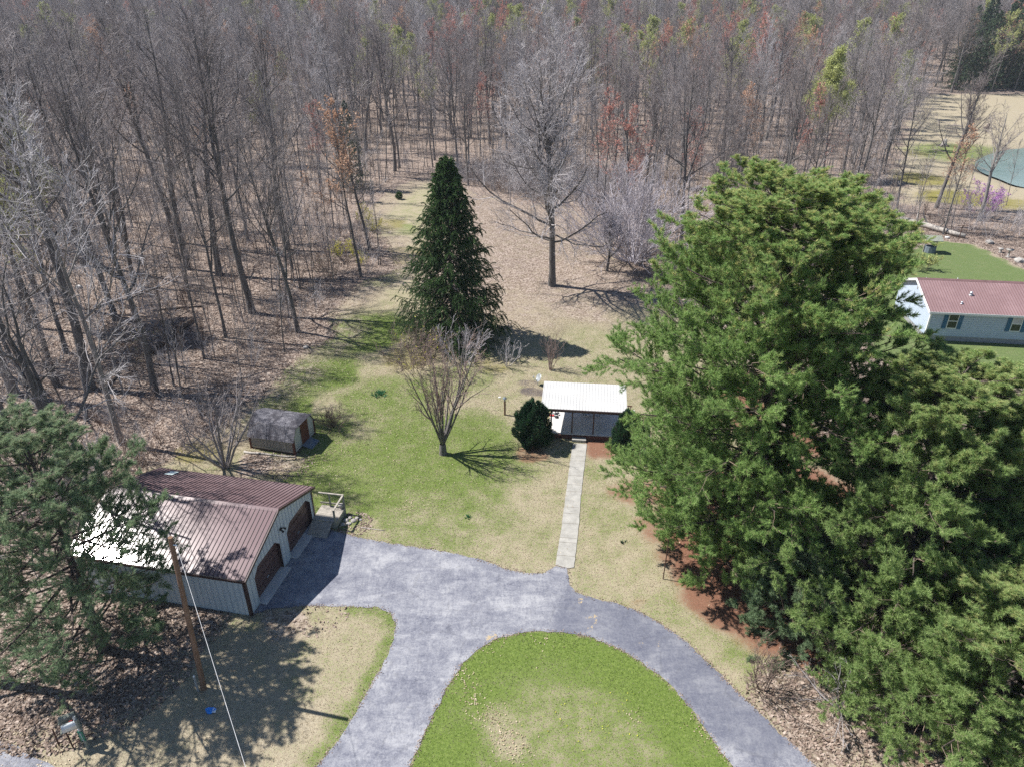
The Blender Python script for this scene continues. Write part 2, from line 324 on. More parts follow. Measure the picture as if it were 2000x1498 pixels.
# ================================================================== PLAN (outlines read off the ground)
ROOT = px_poly
woods_edge = [(150, 1000), (300, 905), (400, 850), (470, 800), (540, 742), (575, 700), (640, 660), (650, 600), (700, 555), (775, 525), (745, 470), (700, 425), (745, 385), (800, 352), (850, 348), (930, 378), (1010, 398), (1100, 402), (1160, 432), (1205, 500)]
lawn = np.vstack([px_poly(woods_edge), [[18, 60], [22, 40], [30, 30], [30, 8], [-30, 8], [-30, 17]], px_poly([(0, 1440), (60, 1330), (180, 1290), (300, 1180), (200, 1100)])])
yard = px_poly([(1700, 700), (1700, 600), (1745, 500), (1835, 470), (1905, 478), (2000, 527)]); yard = np.vstack([yard, [[85, 72], [85, 50], [40, 48]]])
drive_out = [(617, 1018), (664, 1040), (700, 1049), (760, 1061), (850, 1073), (900, 1083), (950, 1096), (990, 1111), (1030, 1119), (1062, 1119), (1086, 1105), (1108, 1108), (1112, 1138), (1124, 1156), (1160, 1168), (1200, 1176), (1240, 1191), (1290, 1217), (1340, 1252), (1390, 1300), (1450, 1360), (1500, 1405), (1545, 1450), (1595, 1497)]
drive_in = [(1432, 1497), (1395, 1450), (1350, 1383), (1300, 1328), (1250, 1290), (1200, 1262), (1150, 1243), (1100, 1234), (1050, 1232), (1010, 1236), (970, 1247), (930, 1270), (900, 1300), (875, 1338), (850, 1387), (825, 1440), (800, 1497)]
drive_left = [(618, 1497), (660, 1447), (690, 1400), (717, 1350), (747, 1300), (769, 1250), (773, 1217), (764, 1197), (740, 1186), (680, 1184), (600, 1183), (540, 1187), (500, 1197), (491, 1203)]
dout = np.vstack([px_poly(drive_out), [[11.2, 14.5], [12.6, 10.5], [14, 6]]]); din = np.vstack([[[10.6, 6], [9.6, 11], [9.0, 14.5]], px_poly(drive_in), [[-4.6, 14.5], [-5.2, 11], [-5.8, 8]]])
dleft = np.vstack([[[-9.5, 9], [-8.6, 12], [-8.3, 15]], px_poly(drive_left)])
drive = np.vstack([dout, din, dleft]); drive_s = drive
pond_poly = spline(px_poly([(1905, 318), (1925, 303), (1965, 292), (2000, 288)]).tolist()+[[118, 158], [128, 145], [122, 128], [104, 116], [90, 113.5]]+px_poly([(2000, 364), (1950, 347), (1915, 333)]).tolist(), 5, True)
field = np.vstack([px_poly([(1748, 395), (1755, 300), (1790, 200)]), [[128, 228]], [[220, 228], [220, 100], [80, 100]]])

# ================================================================== GROUND
def axis(lo, a, b, hi, d, g):
    mid = list(np.arange(a, b, d)); r = [b]; s = d
    while r[-1] < hi: s *= g; r.append(r[-1]+s)
    l = [a]; s = d
    while l[-1] > lo: s *= g; l.append(l[-1]-s)
    return np.array(sorted(set(l[1:]))+mid+r)
def masks(P):
    x, y = P.T
    rng = np.random.default_rng(1)
    def wob(f, ph, a): return a*(np.sin(x*f+ph)*np.cos(y*f*1.3+ph*2)+.6*np.sin(x*f*2.3+y*f*1.7+ph*3))
    w1 = wob(.55, 1., .5); w2 = wob(1.3, 2.2, .35); w3 = wob(.3, .5, 1.0)
    dl = sdf(P, lawn)+w1*.6+w2*.5
    leafm = 1-sstep(dl, -.8, 1.2)
    meadow = sstep(y+w3*3+w1*2, 46, 72)*sstep(dl, -1, 1)*sstep(x+w3, -13, -7)          # leaf-strewn clearing behind the spruce
    leafm = np.maximum(leafm, meadow*.66)
    leafm = np.maximum(leafm, .50*sstep(-x+w3, 3.5, 6)*sstep(y, 35, 41)*sstep(-dl, -7, -2))
    # strip below the left pine, round the garage
    pk = lambda px, py, r, k=1.0: k*(1-sstep(np.hypot(x-A2(px, py)[0]+w2*.7, y-A2(px, py)[1]+w1*.7), r*.55, r*1.1))
    leafm = np.maximum.reduce([leafm, pk(180, 1280, 4.6), pk(330, 1210, 3, .9), pk(640, 1165+30, 0.1), pk(120, 1330, 3), pk(560, 1215, 1.5, .55), pk(1560, 1370, 2.4, .62), pk(1600, 1440, 2.2, .58), pk(1680, 1400, 3, .66), pk(560, 900, 1.6, .55), pk(500, 905, 1.6, .8)])
    leafm = np.maximum(leafm, .7*sstep(x-y*.02, 15, 17)*(1-sstep(y, 20, 24)))
    green = np.full(len(P), .37)
    for (px, py, r, k) in ((700, 930, 6.5, .68), (600, 850, 4.5, .66), (860, 880, 7.5, .70), (760, 780, 5.5, .64), (700, 650, 6, .84), (960, 900, 5, .56), (850, 1010, 5, .54), (620, 730, 4.5, .84), (560, 790, 3, .8), (900, 960, 4, .6), (950, 1000, 3, .5), (1050, 1050, 2.6, .42), (900, 740, 4, .52), (820, 1020, 3.6, .55), (1090, 480, 9, .62), (1000, 470, 7, .55), (1130, 640, 8, .42),
                           (1160, 920, 1.2, .5), (1340, 1180, 3, .46), (1450, 1270, 2, .5), (1500, 1330, 1.8, .5), (1250, 1150, 2, .36), (1650, 1450, 1, .4), (690, 1010, 3, .45), (985, 900, 3, .55), (735, 540, 4.5, .66), (775, 450, 4, .56), (1190, 1000, 3, .46)):
        green = np.maximum(green, pk(px, py, r, k))
    isl = sdf(P, din); ig = np.where(isl > 0, .95-.37*sstep(isl+w1*.5, 1.0, 3.4)+.2*sstep(-(y-A2(1000, 1380)[1]), 0, 3)*0, 0)
    ig = ig-np.where(isl > 0, np.maximum.reduce([pk(905, 1330, .9, .16), pk(940, 1390, 1.0, .16), pk(985, 1440, 1.2, .16), pk(880, 1400, 1.0, .2), pk(1380, 1460, .8, .2)]), 0); green = np.where(isl > 0, ig, green)
    ed = np.abs(sdf(P, drive)); dlft = (x < A2(780, 1300)[0]) & (y < 26)
    green = np.maximum(green, np.where(dlft & (x > A2(700, 1300)[0]-1.2), .62*(1-sstep(ed, .2, 1.3)), 0))
    green = np.where(dlft & (x < -8) & (ed > 1.0), np.minimum(green, .2+.12*pk(640, 1300, 3)), green)
    green = np.maximum(green, .65*sstep(dl, .2, 1.2)*(1-sstep(dl, 3, 7))*sstep(-x, 4, 8)*sstep(y, 38, 44)*(1-sstep(y, 62, 70)))
    moss = np.maximum.reduce([pk(740, 400, 2.5, .4), pk(745, 440, 4, .66), pk(780, 500, 5, .6), pk(700, 520, 3, .55), pk(640, 640, 2, .45), pk(380, 880, 2.2, .7), pk(300, 890, 1.6, .6), pk(540, 915, 1.4, .5), pk(800, 700, 3, .5), pk(960, 715, 2, .45), pk(1790, 350, 7, .66), pk(1880, 390, 8, .72), pk(1780, 300, 5, .5), pk(1960, 400, 7, .6), pk(1240, 1190, .8, .4)])
    fld = sdf(P, field); fm = sstep(fld+w3*1.5, -3, 3)
    leafm = leafm*(1-.9*fm); green = np.where(fm > .5, .20+.42*pk(1890, 300, 14, 1), green)
    pn = np.maximum.reduce([pk(1440, 1085, 5.0, .95), pk(1500, 1000, 8, .95), pk(1560, 800, 8, .9), pk(1420, 1160, 3.0, .8), pk(1500, 1190, 3.2, .85), pk(1180, 870, 1.9, .8), pk(1040, 885, 1.6, .6), pk(1240, 960, 2.2, .6), pk(1750, 1100, 8, .95), pk(1700, 1250, 5.5, .9), pk(1280, 1040, 1.5, .6), pk(1900, 1300, 8, .95), pk(1250, 1180, .6, .4), pk(1480, 1230, 1.6, .62)])
    yd = sstep(sdf(P, yard)+w2*.3, -.4, .5); leafm *= 1-yd; pn *= 1-yd
    mud = np.maximum.reduce([.62*(1-sstep(np.abs(sdf(P, pond_poly)+.3), .3, 1.6)), pk(1045, 765, 1.3, .75), pk(1030, 745, 1, .55), pk(430, 1480, 1.2, .2)])
    return dict(leafm=leafm, green=green, moss=moss, needle=pn, yard=yd*.76, mud=mud), w2, dl
def build_ground():
    xs = axis(-900, -34, 40, 900, .27, 1.045); ys = axis(-60, 13, 84, 900, .27, 1.035)
    X, Y = np.meshgrid(xs, ys); P = np.stack([X.ravel(), Y.ravel()], 1); x, y = P.T
    mk_, w2, dl = masks(P)
    pd = sdf(P, pond_poly); z = terr(x, y)+.010*w2
    z = np.where(pd > -2.5, z-.9*sstep(pd, -1.5, 1.5), z)
    nx, ny = len(xs), len(ys); i = np.arange(nx-1); j = np.arange(ny-1); I, J = np.meshgrid(i, j); a = (J*nx+I).ravel()
    quads = np.stack([a, a+1, a+nx+1, a+nx], 1)
    me = mesh_np('ground', np.stack([x, y, z], 1), None, quads, M['ground'], mk_, smooth=True)
    o = put('ground', me); tag(o, 'ground of dry lawn, green grass, moss and brown leaf litter', kind='structure'); return o
build_ground()
def sheet(name, poly, z, mat, label, step=.35, attrs=None, thick=.0):
    """flat outline filled with a fine grid by bmesh triangulation"""
    import bmesh
    bm = bmesh.new(); vs = [bm.verts.new((p[0], p[1], z)) for p in poly]; bm.faces.new(vs); bmesh.ops.triangulate(bm, faces=bm.faces[:])
    x0, x1, y0, y1 = poly[:, 0].min(), poly[:, 0].max(), poly[:, 1].min(), poly[:, 1].max()
    for k in np.arange(x0, x1, step): bmesh.ops.bisect_plane(bm, geom=bm.verts[:]+bm.edges[:]+bm.faces[:], plane_co=(k, 0, 0), plane_no=(1, 0, 0))
    for k in np.arange(y0, y1, step): bmesh.ops.bisect_plane(bm, geom=bm.verts[:]+bm.edges[:]+bm.faces[:], plane_co=(0, k, 0), plane_no=(0, 1, 0))
    me = bpy.data.meshes.new(name); bm.normal_update()
    for f in bm.faces:
        if f.normal.z < 0: f.normal_flip()
    bm.to_mesh(me); bm.free(); me.materials.append(mat); P = np.array([v.co[:2] for v in me.vertices])
    for k, fn in (attrs or {}).items():
        a = me.attributes.new(k, 'FLOAT', 'POINT'); a.data.foreach_set('value', fn(P).astype(np.float32))
    o = put(name, me); return tag(o, label, kind='structure')
def jag(poly, amp=.05, step=.22, seed=0):
    rng = np.random.default_rng(seed); out = []
    for i in range(len(poly)):
        a, b = poly[i], poly[(i+1) % len(poly)]; n = max(1, int(np.hypot(*(b-a))/step))
        for k in range(n): out.append(a+(b-a)*k/n+rng.normal(0, amp, 2)*(k > 0))
    return np.array(out)
fr_poly = px_poly([(1075, 1235), (1080, 1200), (1110, 1160), (1112, 1120), (1170, 1120), (1600, 1400), (1500, 1497), (1400, 1440), (1300, 1320), (1180, 1250)])
def straw_attr(P):
    r = np.zeros(len(P))
    for px, py, s in ((1134, 1172, .22), (1133, 1185, .22), (1158, 1208, .4), (1152, 1225, .25), (1252, 1258, .25), (1288, 1260, .2), (1070, 1232, .3), (960, 1243, .5)):
        q = A2(px, py); r = np.maximum(r, .5*(1-sstep(np.hypot(P[:, 0]-q[0], P[:, 1]-q[1]), s*.5, s*1.3)))
    return r
sheet('driveway', jag(drive, .035), .016, M['asphalt'], 'bluish grey asphalt driveway looping round the lawn', .4, dict(fresh=lambda P: sstep(sdf(P, fr_poly), -.3, .3), straw=straw_attr))
rd = np.array([[-60, 30.2], [-30, 20.9], [-20.5, 18.45], [-17.3, 17.1], [-9, 12.6], [0, 9.5], [15, 6.5], [60, 0], [60, -7], [15, -1], [0, 2.5], [-9, 5.5], [-20, 11], [-60, 23]])
sheet('road', jag(rd, .05, .5, 3), .012, M['asphalt'], 'grey asphalt road at the lower left corner', 1.0, dict(fresh=lambda P: np.zeros(len(P)), straw=lambda P: np.zeros(len(P))))
wk = px_poly([(1119, 866), (1146, 867), (1144, 890), (1134, 975), (1129, 1040), (1121, 1108), (1110, 1110), (1085, 1103), (1095, 1040), (1107, 950), (1114, 895)])
sheet('walkway', jag(wk, .012, .3, 5), .035, M['walk'], 'narrow concrete walkway from the pavilion to the driveway', .5)
mb = MB()                                                        # open joints of the walkway
for k in range(1, 12):
    t = (k+.3*math.sin(k*2.3))/12; a = A2(1117-32*t, 866+237*t**1.0); b = A2(1146-25*t, 867+239*t)
    d = (b-a); n_ = np.array([-d[1], d[0]])/np.hypot(*d)*.008
    mb.poly([(*(a-n_), .0395), (*(b-n_), .0395), (*(b+n_), .0395), (*(a+n_), .0395)])
tag(mb.build('walkway_joints', simple('joint_dirt', (.14, .115, .08))), 'dark joints across the concrete walkway', kind='structure')
pp = pond_poly
pm = bpy.data.meshes.new('pond'); pm.from_pydata([(p[0], p[1], -.22) for p in pp], [], [tuple(range(len(pp)))]); pm.materials.append(M['water'])
o = put('pond', pm); tag(o, 'green blue pond at the right behind the trees', kind='structure')

# ================================================================== VEGETATION GENERATORS
def nrm(v): return v/(np.linalg.norm(v, axis=-1, keepdims=True)+1e-9)
def growv(rng, p, d, L, n, wander, trop):
    """grow m polylines at once: p,d (m,3), L (m,) -> (m,n+1,3)"""
    m = len(p); P = np.empty((m, n+1, 3)); P[:, 0] = p; d = nrm(d.copy()); st = (L/n)[:, None]
    for k in range(n):
        d = nrm(d+rng.normal(0, wander, (m, 3))+np.array([0, 0, trop])); p = p+d*st; P[:, k+1] = p
    return P
def kids(rng, P, R, L, nc, t0, t1, ang, ratio, nseg, wander, trop, rr, fall=.5, flat=0, tip=.35, even=True, lenf=None):
    """children of every polyline"""
    m, k, _ = P.shape; N = m*nc; par = np.repeat(np.arange(m), nc)
    t = (t0+(t1-t0)*((np.tile(np.arange(nc), m)+rng.uniform(0, 1, N))/nc)); s = t*(k-1); i = np.minimum(s.astype(int), k-2); f = (s-i)[:, None]
    p = P[par, i]*(1-f)+P[par, i+1]*f; pd = nrm(P[par, i+1]-P[par, i]); r0 = R[par, i]*(1-f[:, 0])+R[par, i+1]*f[:, 0]
    a = rng.normal(0, 1, (N, 3)); 
    if flat: a[:, 2] *= (1-flat)
    a = nrm(a-(a*pd).sum(1, keepdims=True)*pd)
    tt = (t-t0)/(t1-t0+1e-9)
    an = (ang(tt) if callable(ang) else ang)+rng.normal(0, .12, N); an = np.asarray(an)[:, None]
    d = pd*np.cos(an)+a*np.sin(an)
    l = L[par]*ratio*(1-fall*tt)*rng.uniform(.65, 1.25, N)
    if lenf is not None: l = lenf(p, d, tt)*rng.uniform(.75, 1.15, N)
    C = growv(rng, p, d, l, nseg, wander, trop); r = np.minimum(r0*.8, r0*rr+.002)
    RR = r[:, None]*np.linspace(1, tip, nseg+1)[None]
    return C, RR, l
def tubes(P, R, sides):
    """batch tube mesh"""
    m, k, _ = P.shape; T = np.empty_like(P); T[:, 1:-1] = P[:, 2:]-P[:, :-2]; T[:, 0] = P[:, 1]-P[:, 0]; T[:, -1] = P[:, -1]-P[:, -2]; T = nrm(T)
    ref = nrm((P[:, -1]-P[:, 0])); ax = np.where(np.abs(ref[:, 2:3]) < .8, [[0, 0, 1.]], [[1., 0, 0]]); A = nrm(np.cross(T, ax[:, None, :])); B = np.cross(T, A)
    th = np.arange(sides)*2*np.pi/sides; V = P[:, :, None]+R[:, :, None, None]*(A[:, :, None]*np.cos(th)[None, None, :, None]+B[:, :, None]*np.sin(th)[None, None, :, None])
    idx = np.arange(m*k*sides).reshape(m, k, sides); a = idx[:, :-1]; b = idx[:, 1:]; a2 = np.roll(a, -1, 2); b2 = np.roll(b, -1, 2)
    return V.reshape(-1, 3), np.stack([a, a2, b2, b], -1).reshape(-1, 4)
class Acc:
    def __init__(s): s.V = []; s.Q = []; s.T = []; s.n = 0; s.at = []
    def add(s, V, Q=None, T=None, tint=0):
        s.V.append(V); s.at.append(np.full(len(V), tint) if np.isscalar(tint) else tint)
        if Q is not None: s.Q.append(Q+s.n)
        if T is not None: s.T.append(T+s.n)
        s.n += len(V)
    def mesh(s, name, mat, smooth=False, tint=False):
        return mesh_np(name, np.concatenate(s.V), np.concatenate(s.T) if s.T else None, np.concatenate(s.Q) if s.Q else None, mat, dict(tint=np.concatenate(s.at)) if tint else None, smooth)
def tufts(rng, P, D, n, L, W, spread, back=0.0, tint=0):
    m = len(P); p = np.repeat(P, n, 0); d = np.repeat(nrm(D), n, 0); N = m*n
    a = nrm(rng.normal(0, 1, (N, 3))); dd = nrm(d*rng.uniform(.6, 1.2, (N, 1))+a*spread); l = L*rng.uniform(.6, 1.2, (N, 1)); p = p+d*rng.uniform(-back, back, (N, 1))
    s = nrm(np.cross(dd, rng.normal(0, 1, (N, 3))))*W/2
    V = np.stack([p-s, p+s, p+dd*l], 1).reshape(-1, 3); T = np.arange(N*3).reshape(-1, 3)
    return V, T, (np.repeat(tint, n*3) if not np.isscalar(tint) else np.full(N*3, tint))
def flakes(rng, P, size, nrmup=0.0):
    """small leaf quads of random attitude"""
    N = len(P); u = nrm(rng.normal(0, 1, (N, 3))*[1, 1, 1-nrmup]); v = nrm(np.cross(u, rng.normal(0, 1, (N, 3))*[1-nrmup, 1-nrmup, 1]+[0, 0, 1e-3]))
    s = (size*rng.uniform(.6, 1.3, (N, 1))); u = u*s; v = v*s*.6
    V = np.stack([P-u, P+v, P+u, P-v], 1).reshape(-1, 3); return V, np.arange(N*4).reshape(-1, 4)

def bare_tree_mesh(name, seed, H=20, r0=.2, first=.4, nl=16, crown=.36, a0=1.0, a1=.45, n2=8, n3=7, n4=3, fork=0, wander=.05, lowlimbs=0, buds=0, bud_mat=None, twig_mat='twig', bark_mat='bark', rt=(.011, .0068), trop=.1, lean=.03, L2=.5, L3=.45, nbt=1):
    rng = np.random.default_rng(seed)
    P0 = growv(rng, np.zeros((1, 3)), np.array([[rng.normal(0, lean), rng.normal(0, lean), 1.]]), np.array([H*.97]), 14, wander*.5, .06); P0[0, 0, 2] = -.4
    R0 = (r0*np.linspace(1, .10, 15)**.85)[None]; R0[0, 0] *= 1.35; R0[0, 1] *= 1.0
    tr = Acc(); cr = Acc(); tr.add(*tubes(P0, R0, 8))
    Ls = [(P0, R0, np.array([H]))]
    if fork:
        C, R, l = kids(rng, P0, R0, np.array([H]), fork, .28, .5, .32, .62, 10, wander*.6, .16, .78, .2, tip=.12); tr.add(*tubes(C, R, 7)); Ls.append((C, R, l*1.25))
    for li, (P, R, L) in enumerate(Ls):
        f0 = first if li == 0 else .2
        C, RR, l = kids(rng, P, R, L, max(4, int(nl*(1 if li == 0 else .6))), f0, .97, lambda t: a0+(a1-a0)*t, crown, 7, wander*1.4, trop, .5, .62)
        tr.add(*tubes(C, RR, 5))
        if lowlimbs and li == 0:
            C0, RR0, l0 = kids(rng, P, R, L, lowlimbs, .2, first, 1.15, crown*.8, 7, wander*2.0, .07, .34, .2); tr.add(*tubes(C0, RR0, 5)); C = np.concatenate([C, C0]); RR = np.concatenate([RR, RR0]); l = np.concatenate([l, l0])
        B, BR, bl = kids(rng, C, RR, l, n2, .18, .98, .75, L2, 5, wander*2, trop*.7, .5, .45)
        BR = np.maximum(BR, rt[0]); cr.add(*tubes(B, BR, 4))
        D, DR, dl = kids(rng, B, BR, bl, n3, .12, .99, .7, L3, 3, wander*2.2, trop*.5, .5, .35)
        DR = np.full(DR.shape, rt[0])*np.linspace(1, .6, DR.shape[1]); cr.add(*tubes(D, DR, 3))
        if n4:
            E, ER, el = kids(rng, D, DR, dl, n4, .15, 1, .65, .6, 2, wander*2, trop*.4, .7, .3); ER = np.full(ER.shape, rt[1])*np.array([1, .8, .5]); cr.add(*tubes(E, ER, 3)); tips = E[:, 1:].reshape(-1, 3)
        else: tips = D[:, 1:].reshape(-1, 3)
        if li == 0: allt = tips
        else: allt = np.concatenate([allt, tips])
    out = [('trunk', tr.mesh(name+'_trunk', M[bark_mat], True)), ('crown', cr.mesh(name+'_crown', M[twig_mat]))]
    if buds:
        q = allt[rng.random(len(allt)) < buds]; q = np.repeat(q, nbt, 0)+rng.normal(0, .06 if nbt < 3 else .22, (len(q)*nbt, 3)); V, Q = flakes(rng, q, .10); b = Acc(); b.add(V, Q); out.append(('foliage', b.mesh(name+'_foliage', M[bud_mat])))
    return out
def place(name, parts, loc, rz, sc, label, cat, group=None, rx=0, ry=0):
    e = empty(name, loc, rz, label, cat, group, sc if isinstance(sc, tuple) else (sc, sc, sc), rx, ry)
    for pn, me in parts:
        o = bpy.data.objects.new(pn, me); SC.collection.objects.link(o); o.parent = e
    return e

def pine_mesh(name, seed, H, prof,   r0=.3, nl=84, n2=11, n3=5, nt_=4, needles=13, NL=.2, NW=.022, mat='pine', first=.07, side=None, sparse=0.0, up=.10, tipstart=.62, lw=.0, spread=.85):
    """white pine: prof(z/H)->radius, side(azimuth, z)->factor"""
    rng = np.random.default_rng(seed); H = float(H)
    P0 = growv(rng, np.zeros((1, 3)), np.array([[0, 0, 1.]]), np.array([H*.95]), 12, .015, .05); P0[0, 0, 2] = -.4; R0 = (r0*np.linspace(1, .08, 13))[None]; R0[0, 0] *= 1.25
    tr = Acc(); tr.add(*tubes(P0, R0, 9)); lb = Acc(); fo = Acc()
    # limbs whorled
    t = np.sort(first+(1-first)*rng.uniform(0, 1, nl)**.92*.985); az = np.arange(nl)*2.4+rng.normal(0, .35, nl); z = t*H*.95
    i = np.minimum((t*12).astype(int), 11); f = (t*12-i)[:, None]; p = P0[0, i]*(1-f)+P0[0, i+1]*f
    rad = prof(t)*rng.uniform(.72, 1.12, nl)
    if side is not None: rad = rad*side(az, z)
    el = -.14+.38*t+.4*np.clip(t-.75, 0, 1)*2.4
    d = np.stack([np.cos(az)*np.cos(el), np.sin(az)*np.cos(el), np.sin(el)], 1); L = rad/np.cos(np.clip(el, 0, 1.1))*1.02+.3
    C = growv(rng, p, d, L, 7, .055, up*.55); RC = (np.clip(.018+L*.0105, .02, .16))[:, None]*np.linspace(1, .25, 8)[None]; tr.add(*tubes(C, RC, 5))
    B, BR, bl = kids(rng, C, RC, L, n2, .22, 1.0, .8, .40, 4, .08, up, .5, .35, flat=.72); bl0 = bl; lb.add(*tubes(B, np.maximum(BR*.8, .008), 3))
    D, DR, dl = kids(rng, B, BR, np.clip(bl, .6, 1.9), n3, .30, 1.0, .7, .34, 2, .08, up*2.2, .6, .25, flat=.25); lb.add(*tubes(D, np.full(DR.shape, .007), 3))
    ts = np.linspace(.3, 1, nt_); PP = []; DD = []
    dd = nrm(D[:, -1]-D[:, 0])
    for s in ts: PP.append(D[:, 0]*(1-s)+D[:, -1]*s+rng.normal(0, .03, (len(D), 3))); DD.append(dd+[0, 0, .25])
    bb = nrm(B[:, -1]-B[:, -2]); PP.append(B[:, -1]); DD.append(bb+[0, 0, .3]); PP.append(B[:, -2]); DD.append(bb)
    PP = np.concatenate(PP); DD = np.concatenate(DD)
    if sparse: k = rng.random(len(PP)) > sparse; PP = PP[k]; DD = DD[k]
    # clump brightness: yellowish pollen cones at the top
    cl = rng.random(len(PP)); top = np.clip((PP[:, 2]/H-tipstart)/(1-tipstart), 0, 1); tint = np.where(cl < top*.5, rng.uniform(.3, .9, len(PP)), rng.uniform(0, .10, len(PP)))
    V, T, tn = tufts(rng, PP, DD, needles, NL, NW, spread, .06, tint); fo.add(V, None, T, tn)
    for a_ in (tr, lb, fo):
        for v_ in a_.V: zc = .84*H; v_[:, 2] = np.where(v_[:, 2] > zc, zc+(v_[:, 2]-zc)*.55, v_[:, 2])
    print(name, 'tris', len(T), 'tufts', len(PP))
    return [('trunk', tr.mesh(name+'_trunk', M['bark_pine'], True)), ('branches', lb.mesh(name+'_branches', M['twig_brown'])), ('crown', fo.mesh(name+'_crown', M[mat], tint=True))]
def spruce_mesh(name, seed, H, R, mat='spruce', nl=380, n2=19, nt_=6, needles=17, NL=.12, NW=.038, first=.015, r0=.22):
    rng = np.random.default_rng(seed); P0 = np.stack([np.zeros(9), np.zeros(9), np.linspace(-.3, H, 9)], 1)[None]; R0 = (r0*np.linspace(1, .05, 9))[None]
    tr = Acc(); tr.add(*tubes(P0, R0, 8)); fo = Acc()
    t = first+(1-first)*np.linspace(0, 1, nl)**1.12*.985; az = np.arange(nl)*2.39996+rng.normal(0, .3, nl); z = t*H
    prof = R*(1-t)**.80*(1-.28*np.exp(-(t/.04)))*(1+.10*np.sin(az*2+3)+rng.normal(0, .10, nl)+.07*np.sin(az*5+t*23))
    p = np.stack([0*z, 0*z, z], 1); el = -.28+.75*t; d = np.stack([np.cos(az)*np.cos(el), np.sin(az)*np.cos(el), np.sin(el)], 1); L = prof+.18
    C = growv(rng, p, d, L, 6, .03, .05); RC = np.clip(.012+L*.006, .01, .06)[:, None]*np.linspace(1, .3, 7)[None]; tr.add(*tubes(C, RC, 4))
    B, BR, bl = kids(rng, C, RC, L, n2, .2, 1.0, .75, .22, 4, .05, -.34, .5, .3, flat=.6, lenf=lambda p, d, tt: .35+.55*(1-p[:, 2]/H)+0*tt)
    PP = []; DD = []
    for s in np.linspace(.15, 1, nt_):
        k = s*4; i = min(int(k), 3); PP.append(B[:, i]*(1-(k-i))+B[:, i+1]*(k-i)); DD.append(B[:, i+1]-B[:, i])
    PP.append(C[:, -1]); DD.append(C[:, -1]-C[:, -2]); PP = np.concatenate(PP); DD = np.concatenate(DD)
    tint = np.where(rng.random(len(PP)) < .12, rng.uniform(.3, .8, len(PP)), 0)
    V, T, tn = tufts(rng, PP, DD, needles, NL, NW, .75, .08, tint); fo.add(V, None, T, tn)
    top = np.array([[0, 0, H-.1]]*12)+rng.normal(0, .05, (12, 3))
    V, T, tn = tufts(rng, top, np.tile([0, 0, 1.], (12, 1)), needles*2, NL*1.6, NW, .6, .25, 0); fo.add(V, None, T, tn)
    return [('trunk', tr.mesh(name+'_trunk', M['bark_pine'], True)), ('crown', fo.mesh(name+'_crown', M[mat], tint=True))]
def shrub_mesh(name, seed, H=2, n=14, spread=.6, n2=6, n3=5, tm='twig_brown', r=.02, leaf=None, nleaf=1.0, lsize=.04, rt=.006, trop=.1, base=.15, nb=1):
    rng = np.random.default_rng(seed); az = rng.uniform(0, 6.28, n); el = rng.uniform(.1, spread, n)
    d = np.stack([np.cos(az)*np.sin(el), np.sin(az)*np.sin(el), np.cos(el)], 1); p = np.stack([np.cos(az)*base*rng.random(n), np.sin(az)*base*rng.random(n), np.full(n, -.05)], 1); L = H*rng.uniform(.7, 1.15, n)
    C = growv(rng, p, d, L, 6, .07, trop*.4); R = (r*rng.uniform(.7, 1.2, n))[:, None]*np.linspace(1, .35, 7)[None]; st = Acc(); st.add(*tubes(C, R, 5)); tw = Acc()
    B, BR, bl = kids(rng, C, R, L, n2, .25, 1., .6, .45, 4, .09, trop, .55, .4); BR = np.maximum(BR, rt); tw.add(*tubes(B, BR, 3))
    D, DR, dl = kids(rng, B, BR, bl, n3, .15, 1., .6, .45, 2, .1, trop, .6, .3); DR = np.full(DR.shape, rt*.8); tw.add(*tubes(D, DR, 3))
    out = [('stems', st.mesh(name+'_stems', M[tm], True)), ('twigs', tw.mesh(name+'_twigs', M[tm]))]
    if leaf:
        q = D[:, 1:].reshape(-1, 3); q = q[rng.random(len(q)) < nleaf]; q = np.repeat(q, nb, 0)+rng.normal(0, .04, (len(q)*nb, 3)); V, Q = flakes(rng, q, lsize); a = Acc(); a.add(V, Q); out.append(('foliage', a.mesh(name+'_foliage', M[leaf])))
    return out
def yew_mesh(name, seed, H, R, mat='yew', n=5200):
    rng = np.random.default_rng(seed); az = rng.uniform(0, 2*np.pi, n); t = rng.uniform(0, 1, n)
    prof = np.sin(np.pi*np.clip(t*.86+.12, 0, 1))**.55*(1-.18*t)
    lump = 1+.17*np.sin(az*3+t*5+seed)+.15*np.sin(az*5-t*9)+.09*np.sin(az*9+t*17)
    rr = R*prof*lump*(1-.45*rng.random(n)**2.2); P = np.stack([np.cos(az)*rr, np.sin(az)*rr, t*H*(.9+.10*np.sin(az*4+1)+.05*rng.random(n))+.08], 1)
    D = np.stack([np.cos(az)*.55, np.sin(az)*.55, np.full(n, .85)], 1)
    V, T, tn = tufts(rng, P, D, 12, .17, .035, .55, .08, np.where(rng.random(n) < .1, .6, 0)); a = Acc(); a.add(V, None, T, tn)
    az2 = rng.uniform(0, 6.28, 9); C = growv(rng, np.zeros((9, 3)), np.stack([np.cos(az2)*.4, np.sin(az2)*.4, np.ones(9)], 1), np.full(9, H*.8), 5, .04, .02); tr = Acc(); tr.add(*tubes(C, np.full((9, 1), .035)*np.linspace(1, .4, 6)[None], 5))
    return [('stems', tr.mesh(name+'_stems', M['bark_pine'], True)), ('crown', a.mesh(name+'_crown', M[mat], tint=True))]

